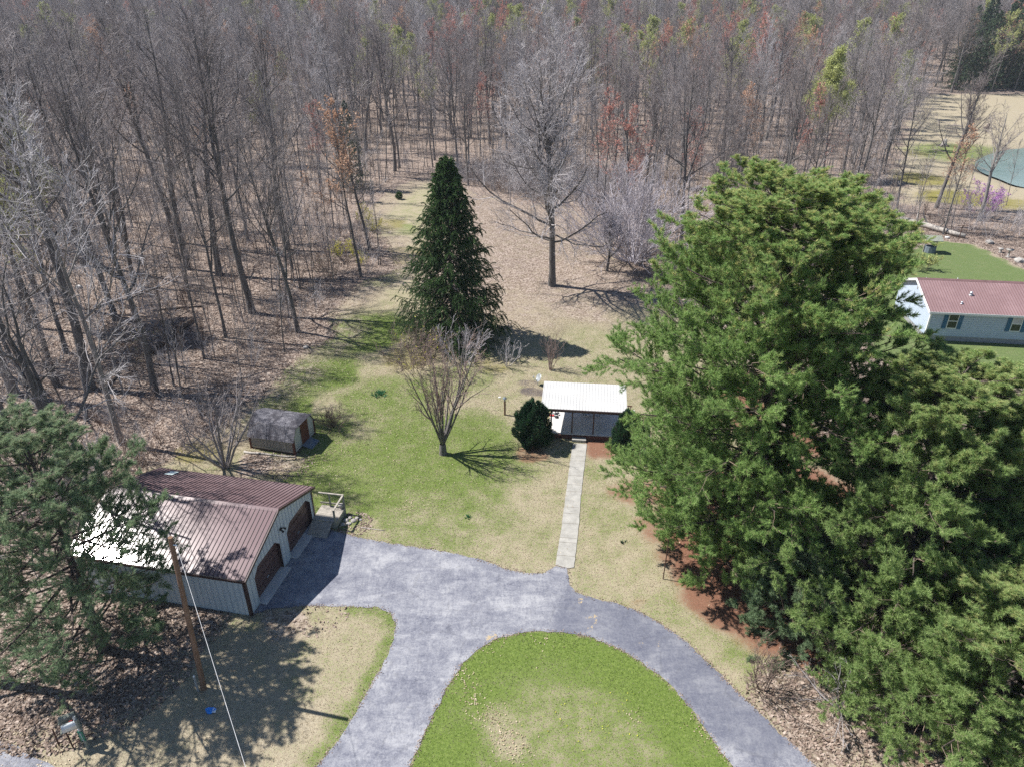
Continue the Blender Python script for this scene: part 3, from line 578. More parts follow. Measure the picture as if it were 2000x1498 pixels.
# ------------------------------------------------------------------ the big conifers
def interp(zs, rs): return lambda t: np.interp(t, zs, rs)
bp = at(1455, 1078)
def side_big(az, z):
    rt_ = np.clip(np.cos(az-.15), 0, 1)**.7*(1-sstep(z, 7.5, 12))*.75
    near = np.clip(-np.sin(az), 0, 1); return (1-rt_)*(1-near*(.30*sstep(z, 6.5, 1.5)+.10))*(1-.16*np.clip(np.cos(az), 0, 1)-.02*np.clip(-np.cos(az), 0, 1))
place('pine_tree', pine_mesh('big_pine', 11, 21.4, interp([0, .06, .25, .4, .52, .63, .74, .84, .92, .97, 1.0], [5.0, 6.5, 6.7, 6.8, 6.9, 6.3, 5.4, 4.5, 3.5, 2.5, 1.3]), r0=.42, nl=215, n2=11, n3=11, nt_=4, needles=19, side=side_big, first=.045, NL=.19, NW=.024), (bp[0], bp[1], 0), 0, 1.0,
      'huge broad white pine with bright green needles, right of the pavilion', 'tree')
b2 = (17.3, 23.8)
place('pine_tree', pine_mesh('right_pine', 12, 15.6, interp([0, .15, .4, .6, .8, .93, 1], [4.6, 5.5, 4.6, 3.7, 2.7, 1.9, 1.0]), r0=.3, nl=140, n2=11, n3=10, needles=21, mat='pine_b', first=.04, NL=.18, NW=.022), (b2[0], b2[1], 0), 0, 1.0,
      'olive green pine at the right edge, in front of the huge pine', 'tree')
place('pine_tree', pine_mesh('edge_pine', 13, 13.2, interp([0, .15, .4, .6, .8, .93, 1], [4.5, 5.6, 5.8, 5.2, 3.8, 2.2, .8]), r0=.28, nl=110, n2=11, n3=10, needles=20, mat='pine_b', first=.05, NL=.18, NW=.022), (24.6, 23.6, 0), 1, 1.0,
      'olive green pine whose crown is cut by the right edge, below the neighbouring house', 'tree')
place('pine_tree', pine_mesh('corner_pine', 14, 8.8, interp([0, .15, .4, .6, .8, .93, 1], [4.6, 5.0, 4.4, 3.6, 2.5, 1.5, .5]), r0=.2, nl=90, n2=11, n3=10, needles=22, mat='pine_b', first=.03, NL=.17, NW=.019), (19.2, 18.7, 0), 2, 1.0,
      'dark shaggy pine filling the lower right corner', 'tree')
place('pine_tree', pine_mesh('low_pine', 15, 5.2, interp([0, .2, .5, .8, 1], [2.4, 2.8, 2.1, 1.1, .3]), r0=.11, nl=60, n2=10, n3=8, needles=20, mat='pine_c', first=.02, NL=.16, NW=.02), (13.4, 24.6, 0), 2, 1.0,
      'small young pine with pale bluish needles on the lawn edge right of the driveway loop', 'tree')
lp = at(203, 1268)
place('pine_tree', pine_mesh('left_pine', 16, 13.0, interp([0, .1, .25, .45, .62, .8, .93, 1], [2.6, 4.4, 5.2, 4.9, 4.0, 2.8, 1.7, .6]), r0=.24, nl=84, n2=9, n3=8, needles=17, mat='pine_c', first=.045, NL=.19, NW=.02, sparse=.32, side=lambda az, z: 1-.27*np.clip(np.cos(az), 0, 1)), (lp[0], lp[1], 0), 0.5, 1.0,
      'thin dark pine with a bare leaning trunk, left of the garage', 'tree')
sp = at(886, 660)
place('spruce_tree', spruce_mesh('spruce', 21, 15.5, 4.75), (sp[0], sp[1], 0), 0, 1.0, 'tall dark green conical spruce with drooping branches in the middle of the lawn', 'tree')

# ------------------------------------------------------------------ bare tree kinds
K = []
for s in range(7):
    K.append(bare_tree_mesh('forest_tree_%d' % s, 100+s, H=20, r0=.17+.035*(s % 4), first=.36+.05*(s % 3), nl=14+s % 4, crown=.33+.02*(s % 3), a0=1.0-.08*(s % 3), a1=.4, fork=(0, 2, 0, 1, 0, 0, 2)[s], lowlimbs=(3, 0, 2, 0, 4, 2, 0)[s], twig_mat=('twig', 'twig_dark', 'twig', 'twig_dark', 'twig_pale', 'twig', 'twig_dark')[s], bark_mat=('bark', 'bark', 'bark', 'bark', 'bark_light', 'bark', 'bark')[s], wander=.07))
KB = [bare_tree_mesh('budding_tree_%d' % s, 140+s, H=18, r0=.16, first=.4, nl=15, crown=.3, a0=.95, a1=.4, buds=.55 if s != 2 else .8, bud_mat=('bud_red', 'bud_orange', 'bud_green', 'bud_red')[s], twig_mat=('twig_red', 'twig_brown', 'twig', 'twig_red')[s], wander=.06, n4=2, nbt=2 if s == 2 else 1) for s in range(3)]
KT = [bare_tree_mesh('slender_tree_%d' % s, 160+s, H=12, r0=.065+.015*s, first=.35, nl=12, crown=.2, a0=.9, a1=.45, n2=5, n3=5, n4=0, twig_mat=('twig', 'twig_pale', 'twig_brown')[s], wander=.05, rt=(.011, .008)) for s in range(3)]
# ================================================================== TREES ONE CAN TELL APART
def tp(px, py): a = at(px, py); return (float(a[0]), float(a[1]), float(terr(a[0], a[1])))
taken = []
def hero(px, py, parts, s, rz, label, cat='tree', name='bare_tree', rx=0, ry=0, group=None, th=1.0):
    p = tp(px, py); taken.append(p[:2]); return place(name, parts, p, rz, (s*th, s*th, s), label, cat, group, rx, ry)
central = bare_tree_mesh('lone_tree', 7, H=21.5, r0=.38, first=.27, nl=18, crown=.52, a0=1.15, a1=.6, n2=9, n3=9, n4=3, fork=4, lowlimbs=5, wander=.085, twig_mat='twig_pale', bark_mat='bark', rt=(.015, .0095), L2=.48)
hero(1078, 558, central, 1, .4, 'big spreading bare tree standing alone in the clearing behind the spruce')
pinky = bare_tree_mesh('mauve_tree', 8, H=8.5, r0=.2, first=.14, nl=18, crown=.62, a0=1.05, a1=.4, n2=9, n3=9, n4=3, fork=3, wander=.07, twig_mat='twig_mauve', rt=(.013, .009))
thk = shrub_mesh('thicket', 39, H=6.8, n=44, spread=1.2, n2=10, n3=10, tm='twig_mauve', r=.05, base=.8, rt=.013, trop=.06)
hero(1236, 512, thk, 1.4, 0, 'low wide bare tree with dense pale mauve twigs, behind the huge pine')
hero(1185, 530, pinky, .8, 2, 'small mauve twigged bare tree in front of the low wide one behind the pine')
# vase shaped tree on the lawn: many stems from one foot
def vase_tree():
    rng = np.random.default_rng(31); tr = Acc(); cr = Acc(); n = 13; az = rng.uniform(0, 6.28, n); sp_ = rng.uniform(.10, .58, n); d = np.stack([np.cos(az)*np.sin(sp_), np.sin(az)*np.sin(sp_), np.cos(sp_)], 1)
    tr.add(*tubes(growv(rng, np.array([[0, 0, -.2]]), np.array([[0, 0, 1.]]), np.array([1.0]), 4, .02, 0), np.array([[.32, .27, .24, .24, .2]]), 9))
    L = rng.uniform(5.0, 6.9, n); C = growv(rng, np.tile([0, 0, .65], (n, 1))+d*.1, d, L, 10, .05, .012); R = rng.uniform(.06, .10, n)[:, None]*np.linspace(1, .2, 11)[None]; tr.add(*tubes(C, R, 6))
    B, BR, bl = kids(rng, C, R, L, 7, .28, 1, .42, .42, 6, .08, .05, .6, .45); cr.add(*tubes(B, np.maximum(BR, .012), 4))
    D, DR, dl = kids(rng, B, BR, bl, 5, .15, 1, .5, .45, 3, .09, .05, .6, .4); cr.add(*tubes(D, np.full(DR.shape, .011)*np.linspace(1, .6, 4), 3))
    E_, ER, el = kids(rng, D, DR, dl, 2, .2, 1, .6, .5, 2, .09, .05, .7, .3); cr.add(*tubes(E_, np.full(ER.shape, .008), 3))
    q = E_[:, 1:].reshape(-1, 3); q = q[rng.random(len(q)) < .10]; b = Acc(); b.add(*flakes(rng, q, .03))
    return [('trunk', tr.mesh('vase_trunk', M['bark'], True)), ('crown', cr.mesh('vase_crown', M['twig_red'])), ('foliage', b.mesh('vase_buds', M['bud_red']))]
hero(866, 886, vase_tree(), 1, .3, 'vase shaped bare tree with many stems and reddish twig tips, on the green lawn')
fan = shrub_mesh('lawn_fan_tree', 32, H=5.0, n=9, spread=.75, n2=7, n3=6, tm='twig', r=.085, rt=.011, trop=.05, base=.25)
hero(440, 912, fan, 1, 0, 'small pale multi stemmed bare tree between the garage and the barn shed')
yl = bare_tree_mesh('yellow_green_tree', 33, H=17, r0=.2, first=.35, nl=15, crown=.36, a0=1.0, a1=.4, buds=1, bud_mat='bud_green', twig_mat='twig', wander=.06, n4=2, nbt=7)
hero(60, 640, yl, 1.2, 0, 'tree with sparse yellow green new leaves at the left edge above the pine')
hero(1605, 350, yl, 1.08, 2.2, 'tree with yellow green new leaves rising behind the top of the huge pine')
twin = bare_tree_mesh('twin_tree', 34, H=19, r0=.26, first=.3, nl=14, crown=.34, a0=.8, a1=.35, fork=2, wander=.06, twig_mat='twig_dark')
hero(1828, 407, twin, 1.05, .5, 'twin stemmed bare tree leaning beside the mossy bank left of the pond', rx=.03)
pond_t = bare_tree_mesh('pond_tree', 35, H=15, r0=.27, first=.35, nl=10, crown=.45, a0=1.0, a1=.5, fork=1, wander=.09, twig_mat='twig_dark', n2=7, n3=5, bark_mat='bark_light')
hero(1912, 432, pond_t, .95, 1.0, 'leaning forked bare tree in front of the pond, beside the purple flowering tree')
hero(1965, 402, KT[0], .8, 0, 'thin bare sapling in front of the pond near the right edge')
hero(1713, 362, K[4], .92, .4, 'pale barked leaning bare tree behind the right shoulder of the huge pine', rx=.02, ry=.05)
hero(1663, 321, K[1], .9, 1.4, 'dark straight bare tree behind the huge pine, left of the pale barked one')
hero(1446, 265, K[0], .95, 2.4, 'dark bare tree directly behind the tip of the huge pine')
hero(1269, 318, K[6], 1.0, .2, 'dark bare tree leaning left at the wood edge behind the mauve twigged tree')
hero(1333, 318, K[1], 1.0, 1.2, 'many limbed bare tree at the wood edge between the mauve tree and the huge pine')
hero(1302, 300, K[3], .98, 2.9, 'straight dark bare tree just behind the many limbed one at the wood edge')
hero(771, 335, K[3], 1.12, .7, 'thick dark straight tree in the middle of the wood edge, left behind the spruce', th=.95)
hero(781, 329, K[5], 1.05, 2.0, 'tall bare tree close behind the thick dark one, left behind the spruce', th=.8)
hero(849, 314, K[0], 1.05, 3.0, 'slim straight bare tree rising directly above the spruce tip')
redbud = shrub_mesh('redbud', 36, H=4.2, n=8, spread=.8, n2=7, n3=7, tm='twig_mauve', r=.04, leaf='bud_purple', nleaf=1, lsize=.09, nb=3)
hero(1922, 427, redbud, 1, 0, 'small tree in purple pink blossom in front of the pond', name='blossoming_tree')
gn = bare_tree_mesh('gnarled_tree', 37, H=14, r0=.36, first=.35, nl=9, crown=.55, a0=1.1, a1=.6, n2=8, n3=6, n4=3, fork=2, wander=.16, twig_mat='twig_pale', bark_mat='bark_light')
hero(30, 770, gn, 1.05, .4, 'gnarled pale tree with crooked limbs at the left edge above the pine')
g2 = bare_tree_mesh('garage_tree', 38, H=17, r0=.33, first=.3, nl=12, crown=.5, a0=1.1, a1=.5, n2=7, n3=6, n4=2, fork=2, wander=.13, twig_mat='twig', bark_mat='bark')
place('bare_tree', g2, (-23.6, 31.2, 0), 2.2, 1.0, 'spreading bare tree behind the thin pine, shading the garage roof', 'tree')
place('bare_tree', g2, (-24.6, 21.6, 0), .2, .9, 'spreading bare tree just left of the frame, shading the mailboxes', 'tree')
left = [(175, 760, 2, 1.12, 1.25, 'thick rough barked tree above the left pine'), (303, 768, 3, 1.0, .8, 'dark straight tree nearest to the moss left of the barn shed'),
        (441, 660, 1, .95, .62, 'forked slim tree in the left wood above the barn shed'), (399, 701, 0, .8, .62, 'slim tree with a mossy foot, above the barn shed'),
        (493, 611, 3, 1.1, .95, 'straight dark tree with low limbs reaching right at the edge of the left wood'), (241, 767, 4, .72, .5, 'thin leaning tree between the two thick trunks above the left pine'),
        (112, 755, 5, .95, .9, 'dark leaning tree partly hidden by the tip of the left pine'), (227, 626, 2, 1.08, .9, 'leaning dark tree behind the fallen trunk in the left wood'),
        (367, 527, 0, 1.18, 1.35, 'thickest trunk in the middle of the left wood'), (428, 538, 2, 1.15, 1.15, 'thick rough trunk just right of the thickest one in the left wood'),
        (339, 474, 3, 1.15, .9, 'tall dark tree behind the thickest trunk of the left wood'), (572, 527, 5, .8, .55, 'slim tree at the mossy edge of the left wood'),
        (484, 471, 1, 1.1, .75, 'tall tree behind the one with low limbs reaching right'), (560, 488, 3, 1.1, .8, 'dark tree with a straight bole near the lawn, left wood'),
        (652, 447, 4, .95, .5, 'pale slim tree beside the yellow flowering shrubs'), (672, 422, 0, .9, .5, 'slim tree right behind the pale one beside the yellow shrubs'),
        (710, 395, 5, .6, .5, 'short dark tree on the bank left of the spruce tip'), (22, 708, 1, .9, .8, 'dark tree on the left edge among pale saplings'),
        (130, 690, 0, 1.0, 1.0, 'dark tree between the gnarled one and the thick rough one'), (262, 560, 5, 1.15, .9, 'straight tree left of the thickest trunk, deep in the left wood'),
        (75, 590, 3, 1.1, .9, 'dark tree just behind the tree with yellow green leaves on the left'), (165, 520, 2, 1.15, 1.0, 'many limbed tree above the tree with yellow green leaves')]
for i, (px, py, k, s, th, lab) in enumerate(left): hero(px, py, K[k], s*1.13, i*1.3, lab, th=th, ry=-.0)
for px, py, h in ((340, 754, .8), (352, 757, .7), (532, 568, .9), (275, 755, .5), (320, 640, .7), (420, 700, .6), (130, 810, .8), (505, 505, .9), (715, 380, .7), (1738, 392, .9), (1795, 395, .7), (1770, 360, .7)):
    hero(px, py, KT[int(h*10) % 3], h, px, 'slender bare sapling at the edge of the wood', cat='sapling', name='sapling', group='slender saplings at the wood edge')

# ------------------------------------------------------------------ FOREST FILL
rng = np.random.default_rng(77)
def wood_ok(P):
    dl = sdf(P, lawn); ok = dl < -1.2
    ok &= sdf(P, yard) < -3
    f = sdf(P, field); ok &= (f < -1)
    ok &= sdf(P, pond_poly) < -3
    x, y = P.T
    ok &= ~((x > 26) & (x < 75) & (y < 86))          # neighbour's plot
    ok &= ~((x > 60) & (y < 98) & (x < 90) & (y > 60))
    ok &= ~((x > 5) & (x < 32) & (y < 72))
    ok &= ~((x > -24) & (y < 30)) & (y > 27)
    clear = (np.abs(x+3+.02*y) < 10) & (y < 112) & (y > 70)      # thin stand behind the clearing
    ok &= ~(clear & (rng.random(len(P)) < .45))
    ok &= np.abs(x) < .76*y+8
    ok &= ~((x < -12) & (y < 62) & (rng.random(len(P)) < .5))
    return ok
def poisson(n, xr, yr, rmin, ex=()):
    out = list(ex); cell = {}; res = []
    key = lambda p: (int(p[0]//rmin), int(p[1]//rmin))
    for p in out: cell.setdefault(key(p), []).append(p)
    C = np.stack([rng.uniform(*xr, n), rng.uniform(0, 1, n)], 1); C[:, 1] = np.sqrt(yr[0]**2+(yr[1]**2-yr[0]**2)*C[:, 1]); C[:, 0] = C[:, 0]*(C[:, 1]*.76+8)
    C = C[wood_ok(C)]
    for p in C:
        k = key(p); bad = False
        for a in (-1, 0, 1):
            for b in (-1, 0, 1):
                for q in cell.get((k[0]+a, k[1]+b), ()):
                    if (q[0]-p[0])**2+(q[1]-p[1])**2 < rmin*rmin: bad = True
        if not bad: cell.setdefault(k, []).append(tuple(p)); res.append(p)
    return np.array(res)
near = poisson(3600, (-1, 1), (28, 165), 5.9, taken); near = near[np.argsort(np.hypot(near[:, 0], near[:, 1]))]
N_IND = 300-len(taken)-8
ind = near[:N_IND]; rest = near[N_IND:]
def region(x, y):
    if x < -25 and y > 90: return 'bare grey tree far back in the left wood', 'bare trees far back in the left wood'
    if x < -12: return 'bare grey tree among many in the near left wood', 'bare trees of the near left wood'
    if x > 30: return 'bare grey tree in the wood behind the huge pine', 'bare trees behind the huge pine'
    return 'bare grey tree in the wood behind the spruce and the lone tree', 'bare trees behind the clearing'
for x, y in ind:
    u = rng.random(); lab, grp = region(x, y); z = float(terr(x, y))
    if u < .12 and y > 62: k = rng.integers(0, 3); pt = KB[k]; lab = lab.replace('bare grey tree', ('bare tree flushed with red buds', 'bare tree flushed with orange buds', 'tree with sparse new green leaves')[k]); grp = ('red budding ', 'orange budding ', 'green budding ')[k]+grp; s = rng.uniform(.6, 1.0); th = 1
    elif u < .36: pt = KT[rng.integers(0, 3)]; s = rng.uniform(.8, 1.45); th = 1.0; lab = lab.replace('bare grey tree', 'slender bare tree'); grp = 'slender '+grp
    else: pt = K[rng.integers(0, 7)]; s = rng.uniform(.72, 1.2); th = rng.uniform(.7, 1.15)
    place('bare_tree', pt, (x, y, z), rng.uniform(0, 6.28), (s*th, s*th, s), lab, 'tree', grp, rng.normal(0, .05), rng.normal(0, .05))
print('individual forest trees', len(ind), 'farthest', np.hypot(*ind[-1]))
def instancer(name, P, kinds, kidx, rots, scls, label):
    """one object: points that carry copies of the tree meshes (geometry nodes)"""
    srcs = bpy.data.collections.new(name+'_kinds')
    for i, parts in enumerate(kinds):
        e = None; sub = []
        # join the parts of one kind into one mesh
        vs = []; 
        me = bpy.data.meshes.new('%s_kind_%02d' % (name, i)); import bmesh
        bm = bmesh.new(); mi = 0; offs = 0
        for pn, m in parts:
            n0 = len(bm.faces); bm.from_mesh(m); bm.faces.ensure_lookup_table()
            for f in bm.faces[n0:]: f.material_index = mi
            me.materials.append(m.materials[0]); mi += 1
        bm.to_mesh(me); bm.free(); o = bpy.data.objects.new('%s_kind_%02d' % (name, i), me); srcs.objects.link(o)
    me = mesh_np(name, P)
    for k, a, tpn in (('k_idx', kidx, 'INT'), ('k_scl', scls, 'FLOAT_VECTOR'), ('k_rot', rots, 'FLOAT_VECTOR')):
        at_ = me.attributes.new(k, tpn, 'POINT'); at_.data.foreach_set('value' if tpn == 'INT' else 'vector', np.asarray(a).ravel().astype(np.int32 if tpn == 'INT' else np.float32))
    o = put(name, me); ng = bpy.data.node_groups.new(name+'_scatter', 'GeometryNodeTree')
    ng.interface.new_socket('Geometry', in_out='INPUT', socket_type='NodeSocketGeometry'); ng.interface.new_socket('Geometry', in_out='OUTPUT', socket_type='NodeSocketGeometry')
    gi = ng.nodes.new('NodeGroupInput'); go = ng.nodes.new('NodeGroupOutput'); ip = ng.nodes.new('GeometryNodeInstanceOnPoints'); ci = ng.nodes.new('GeometryNodeCollectionInfo')
    ci.inputs['Collection'].default_value = srcs; ci.inputs['Separate Children'].default_value = True; ci.inputs['Reset Children'].default_value = True; ip.inputs['Pick Instance'].default_value = True
    def na(nm, ty): a = ng.nodes.new('GeometryNodeInputNamedAttribute'); a.data_type = ty; a.inputs['Name'].default_value = nm; return a.outputs['Attribute']
    L = ng.links.new; L(gi.outputs[0], ip.inputs['Points']); L(ci.outputs[0], ip.inputs['Instance']); L(na('k_idx', 'INT'), ip.inputs['Instance Index']); L(na('k_rot', 'FLOAT_VECTOR'), ip.inputs['Rotation']); L(na('k_scl', 'FLOAT_VECTOR'), ip.inputs['Scale']); L(ip.outputs[0], go.inputs[0])
    md = o.modifiers.new('scatter', 'NODES'); md.node_group = ng; return tag(o, label, kind='stuff')
far = poisson(26000, (-1, 1), (163, 430), 5.4); allp = np.vstack([rest, far]) if len(rest) else far
n = len(allp); kinds = K[:]+KB+KT[:2]; kid = rng.integers(0, 7, n); bud = rng.random(n)
cl = .5+.5*np.sin(allp[:, 0]*.035+1.0)*np.cos(allp[:, 1]*.03); kid = np.where(bud < .12+.3*cl+.2*(allp[:, 0] > 15)*(allp[:, 1] < 260), 7+rng.integers(0, 3, n), kid); kid = np.where((bud > .82), 10+rng.integers(0, 2, n), kid)
s = rng.uniform(.85, 1.28, n)*np.where(kid >= 10, 1.25, 1); scl = np.stack([s*1.05, s*1.05, s], 1)
rot = np.stack([rng.normal(0, .03, n), rng.normal(0, .03, n), rng.uniform(0, 6.28, n)], 1)
P3 = np.stack([allp[:, 0], allp[:, 1], terr(allp[:, 0], allp[:, 1])], 1)
instancer('far_wood', P3, kinds, kid, rot, scl, 'mass of bare grey and budding trees of the distant wood'); print('far wood', n)
# far conifers, top right
fc = spruce_mesh('far_conifer', 51, 21, 5.2, mat='farpine', nl=120, n2=9, nt_=3, needles=6, NL=.34, NW=.13, r0=.3)
for i, (px, d_, s_) in enumerate(((1860, 236, .85), (1885, 240, 1.05), (1908, 236, 1.0), (1932, 243, 1.1), (1955, 238, 1.12), (1980, 240, 1.15), (2005, 236, 1.1), (2030, 244, 1.1), (1895, 252, 1.15), (1945, 256, 1.2), (1990, 258, 1.15), (1870, 255, 1.0))):
    dep = d_*math.cos(PITCH)+CH*math.sin(PITCH); x = (px-1000)/FPX*dep; z = float(terr(x, d_))
    place('conifer_tree', fc, (x, d_, z), i*1.7, (s_*1.15, s_*1.15, s_), 'dark conifer in the row beyond the dry field at the top right', 'tree', 'dark conifers beyond the field')
for i, (px, py, s_, lab) in enumerate(((690, 300, .62, 'dull green conifer in the wood left of the spruce tip'), (640, 20, .9, 'dull green conifer far back at the top middle of the wood'))):
    if py > 100: p = tp(px, py+70)
    else: x = (px-1000)/FPX*195; p = (x, 205, float(terr(x, 205)))
    place('conifer_tree', fc, p, i, s_, lab, 'tree')
# ------------------------------------------------------------------ UNDERGROWTH as stuff
def scatter_ok(n, xr, yr, f):
    P = np.stack([rng.uniform(*xr, n), rng.uniform(*yr, n)], 1); return P[f(P)]
BR = [shrub_mesh('brush_%d' % i, 60+i, H=1.7+.5*i, n=7, spread=.8, n2=5, n3=4, tm=('twig_brown', 'twig', 'twig_pale')[i], r=.014, rt=.0075) for i in range(3)]
U = np.vstack([scatter_ok(2600, (-100, 90), (30, 130), lambda P: (sdf(P, lawn) < -.8) & (sdf(P, yard) < -1.5) & (sdf(P, field) < -1) & ~((P[:, 0] > 5) & (P[:, 0] < 40) & (P[:, 1] < 62)) & ~((P[:, 0] > 26) & (P[:, 1] < 84)) & ~((P[:, 0] > -22.5) & (P[:, 1] < 37)) & (np.abs(P[:, 0]) < .78*P[:, 1]+4) & (rng.random(len(P)) < .75))])
brl = px_poly([(860, 345), (1000, 385), (1120, 400), (1220, 440), (1230, 350), (1000, 325)]); U2 = scatter_ok(2500, (-12, 32), (80, 135), lambda P: inside(P, brl)); U3 = scatter_ok(260, (-28, -8), (31, 45), lambda P: (sdf(P, lawn) < .3) & (sdf(P, lawn) > -2.5)); U4 = scatter_ok(500, (-10, 14), (58, 90), lambda P: sdf(P, lawn) > 0); U = np.vstack([U, U2[:420], U3[:60]])
n = len(U); sc_ = rng.uniform(.5, 1.5, n)[:, None]*np.ones((1, 3)); instancer('undergrowth', np.stack([U[:, 0], U[:, 1], terr(U[:, 0], U[:, 1])], 1), BR, rng.integers(0, 3, n), np.stack([0*U[:, 0], 0*U[:, 0], rng.uniform(0, 6.28, n)], 1), sc_, 'thin brown brush on the floor of the wood')
POLES = [bare_tree_mesh('whip_%d' % s_, 180+s_, H=9, r0=.045, first=.35, nl=9, crown=.16, a0=.9, a1=.45, n2=4, n3=4, n4=0, twig_mat=('twig_pale', 'twig_brown')[s_], bark_mat=('bark', 'bark_light')[s_], wander=.05, rt=(.010, .008)) for s_ in range(2)]
U = scatter_ok(3400, (-150, 130), (34, 175), lambda P: wood_ok(P)); n = len(U); sc_ = rng.uniform(.5, 1.35, n)[:, None]*np.ones((1, 3))
instancer('sapling_thicket', np.stack([U[:, 0], U[:, 1], terr(U[:, 0], U[:, 1])], 1), POLES, rng.integers(0, 2, n), np.stack([rng.normal(0, .05, n), rng.normal(0, .05, n), rng.uniform(0, 6.28, n)], 1), sc_, 'thicket of hundreds of thin saplings between the trees'); print('saplings', n)

# fallen leaves + grass blades
def offhard(P): return (sdf(P, drive) < -.05)
nearleaf = np.vstack([np.column_stack([A2(px, py)[0]+r_*np.sqrt(u_)*np.cos(a_), A2(px, py)[1]+r_*np.sqrt(u_)*np.sin(a_)]) for px, py, r_, n_ in ((180, 1280, 5, 5500), (330, 1210, 3, 1800), (120, 1340, 3.2, 2200), (1600, 1430, 2.4, 900), (1690, 1400, 3.2, 1500), (1560, 1370, 2.2, 900), (560, 905, 1.8, 260), (690, 1024, 1.1, 260), (620, 1195, 1.6, 120)) for u_, a_ in ((rng.random(n_)**.7, rng.uniform(0, 6.28, n_)),)])
def scatter_flakes(name, P, size, mat, label, z0=.03):
    V, Q = flakes(rng, np.column_stack([P, terr(P[:, 0], P[:, 1])+z0]), size, .75); tag(put(name, mesh_np(name, V, None, Q, mat)), label, kind='stuff')
P = np.stack([rng.uniform(-1, 1, 230000), np.sqrt(rng.uniform(30**2, 92**2, 230000))], 1); P[:, 0] *= P[:, 1]*.8+3
dl = sdf(P, lawn); P = P[(dl < .8) & (sdf(P, yard) < 0) & ~((P[:, 0] > 2) & (P[:, 1] < 70))]; P = np.vstack([P, nearleaf[offhard(nearleaf)]]); scatter_flakes('fallen_leaves', P, .085, M['litter'], 'brown leaf litter covering the floor of the wood')
P = np.stack([rng.uniform(-22, 20, 90000), rng.uniform(16.5, 66, 90000)], 1); dl = sdf(P, lawn)
pr = np.clip(.05*(sdf(P, din) < 0)+.5*np.exp(-np.maximum(dl, 0)/4)*(P[:, 1] > 34)+.25*(P[:, 0] < -4)*(P[:, 1] > 33)+.5*(P[:, 0] < -12)*(P[:, 1] < 27)+.22*(P[:, 0] > 14), 0, 1)
nzz = .5+.5*np.sin(P[:, 0]*1.1+np.sin(P[:, 1]*.7)*2)*np.cos(P[:, 1]*.9+P[:, 0]*.3); P = P[(dl > -.2) & offhard(P) & (rng.random(len(P)) < pr*(.25+.9*nzz))]; isl_ = np.vstack([np.column_stack([A2(px, py)[0]+rng.normal(0, r_, n_), A2(px, py)[1]+rng.normal(0, r_, n_)]) for px, py, r_, n_ in ((905, 1320, .35, 160), (925, 1360, .35, 160), (950, 1400, .4, 220), (985, 1430, .4, 220), (1010, 1465, .4, 160), (890, 1290, .3, 120), (1235, 1400, .22, 60), (960, 1262, .35, 90), (1060, 1265, .5, 80), (1375, 1430, .4, 110), (795, 990, .35, 90), (560, 820, 1.5, 300), (640, 900, 2.0, 400), (700, 800, 2.2, 500), (650, 720, 2.5, 500))])
def along(poly, n, sd):
    q = np.vstack([poly, poly[:1]]); k = rng.integers(0, len(poly), n); f = rng.random(n)[:, None]; return q[k]*(1-f)+q[k+1]*f+rng.normal(0, sd, (n, 2))
isl_ = isl_[rng.random(len(isl_)) < .42]; P = np.vstack([P, isl_[offhard(isl_)]]); scatter_flakes('lawn_leaves', P, .038, M['leaf'], 'pale dead leaves strewn over the lawn', .04)
P = np.stack([rng.uniform(-22, 20, 820000), np.sqrt(rng.uniform(16.5**2, 74**2, 820000))], 1); dl = sdf(P, lawn); P = P[(dl > .1) & offhard(P) & (rng.random(len(P)) > (P[:, 1]-44)/30)]
mk_ = masks(P)[0]; kp = (mk_['leafm'] < .5) & (mk_['needle'] < .45); P = P[kp]; gv = mk_['green'][kp]
tint = np.clip(1.25-sstep(gv, .2, .85)*1.25+rng.normal(0, .28, len(P)), 0, 1)
V, T, tn = tufts(rng, np.column_stack([P, np.zeros(len(P))]), np.tile([0, 0, 1.], (len(P), 1)), 1, .065, .028, .9, 0, tint)
ed_ = along(jag(drive, 0, .3), 9000, .075); ed_ = ed_[(ed_[:, 1] > 15) & (rng.random(len(ed_)) < .35+.5*np.sin(ed_[:, 0]*.8+ed_[:, 1]*.6)**2)]; scatter_flakes('edge_litter', ed_, .035, M['litter'], 'fine brown litter along the driveway edges', .03)
dn = np.column_stack([rng.normal(A2(1150, 1400)[0], 1.3, 46), rng.normal(A2(1150, 1400)[1], .8, 46)]); scatter_flakes('dandelions', dn, .035, M['bud_yellow'], 'tiny yellow dandelions in the island lawn', .05)
tag(put('grass', mesh_np('grass', V, T, None, M['grass'], dict(tint=tn))), 'short mixed green and dry grass of the lawn', kind='stuff')
# ================================================================== BUILDINGS
def frame(name, p, q, label, cat, z=0):
    """thing whose local x runs p->q on the ground, y goes away from the camera"""
    p = np.array(p[:2]); q = np.array(q[:2]); a = math.atan2(q[1]-p[1], q[0]-p[0])
    return empty(name, (p[0], p[1], z), a, label, cat)
XZ = lambda a, b, d: (a, d, b)
YZ = lambda a, b, d: (d, a, b)
# ---- garage
W, Lg, HW, HR = 7.3, 9.4, 2.42, 3.72
g = frame('garage', (-12.75, 25.24), (-11.354, 32.40), 'pale two door metal garage with a mauve brown ribbed roof beside the driveway', 'garage')
mid = W/2; sl = (HR-HW)/mid; oh = .12
def opening(x0, x1, h, c): return [(x0, .05), (x0, h-c), (x0+c, h), (x1-c, h), (x1, h-c), (x1, .05)]
doors = [(.82, 3.42), (4.2, 6.98)]
mb = MB()
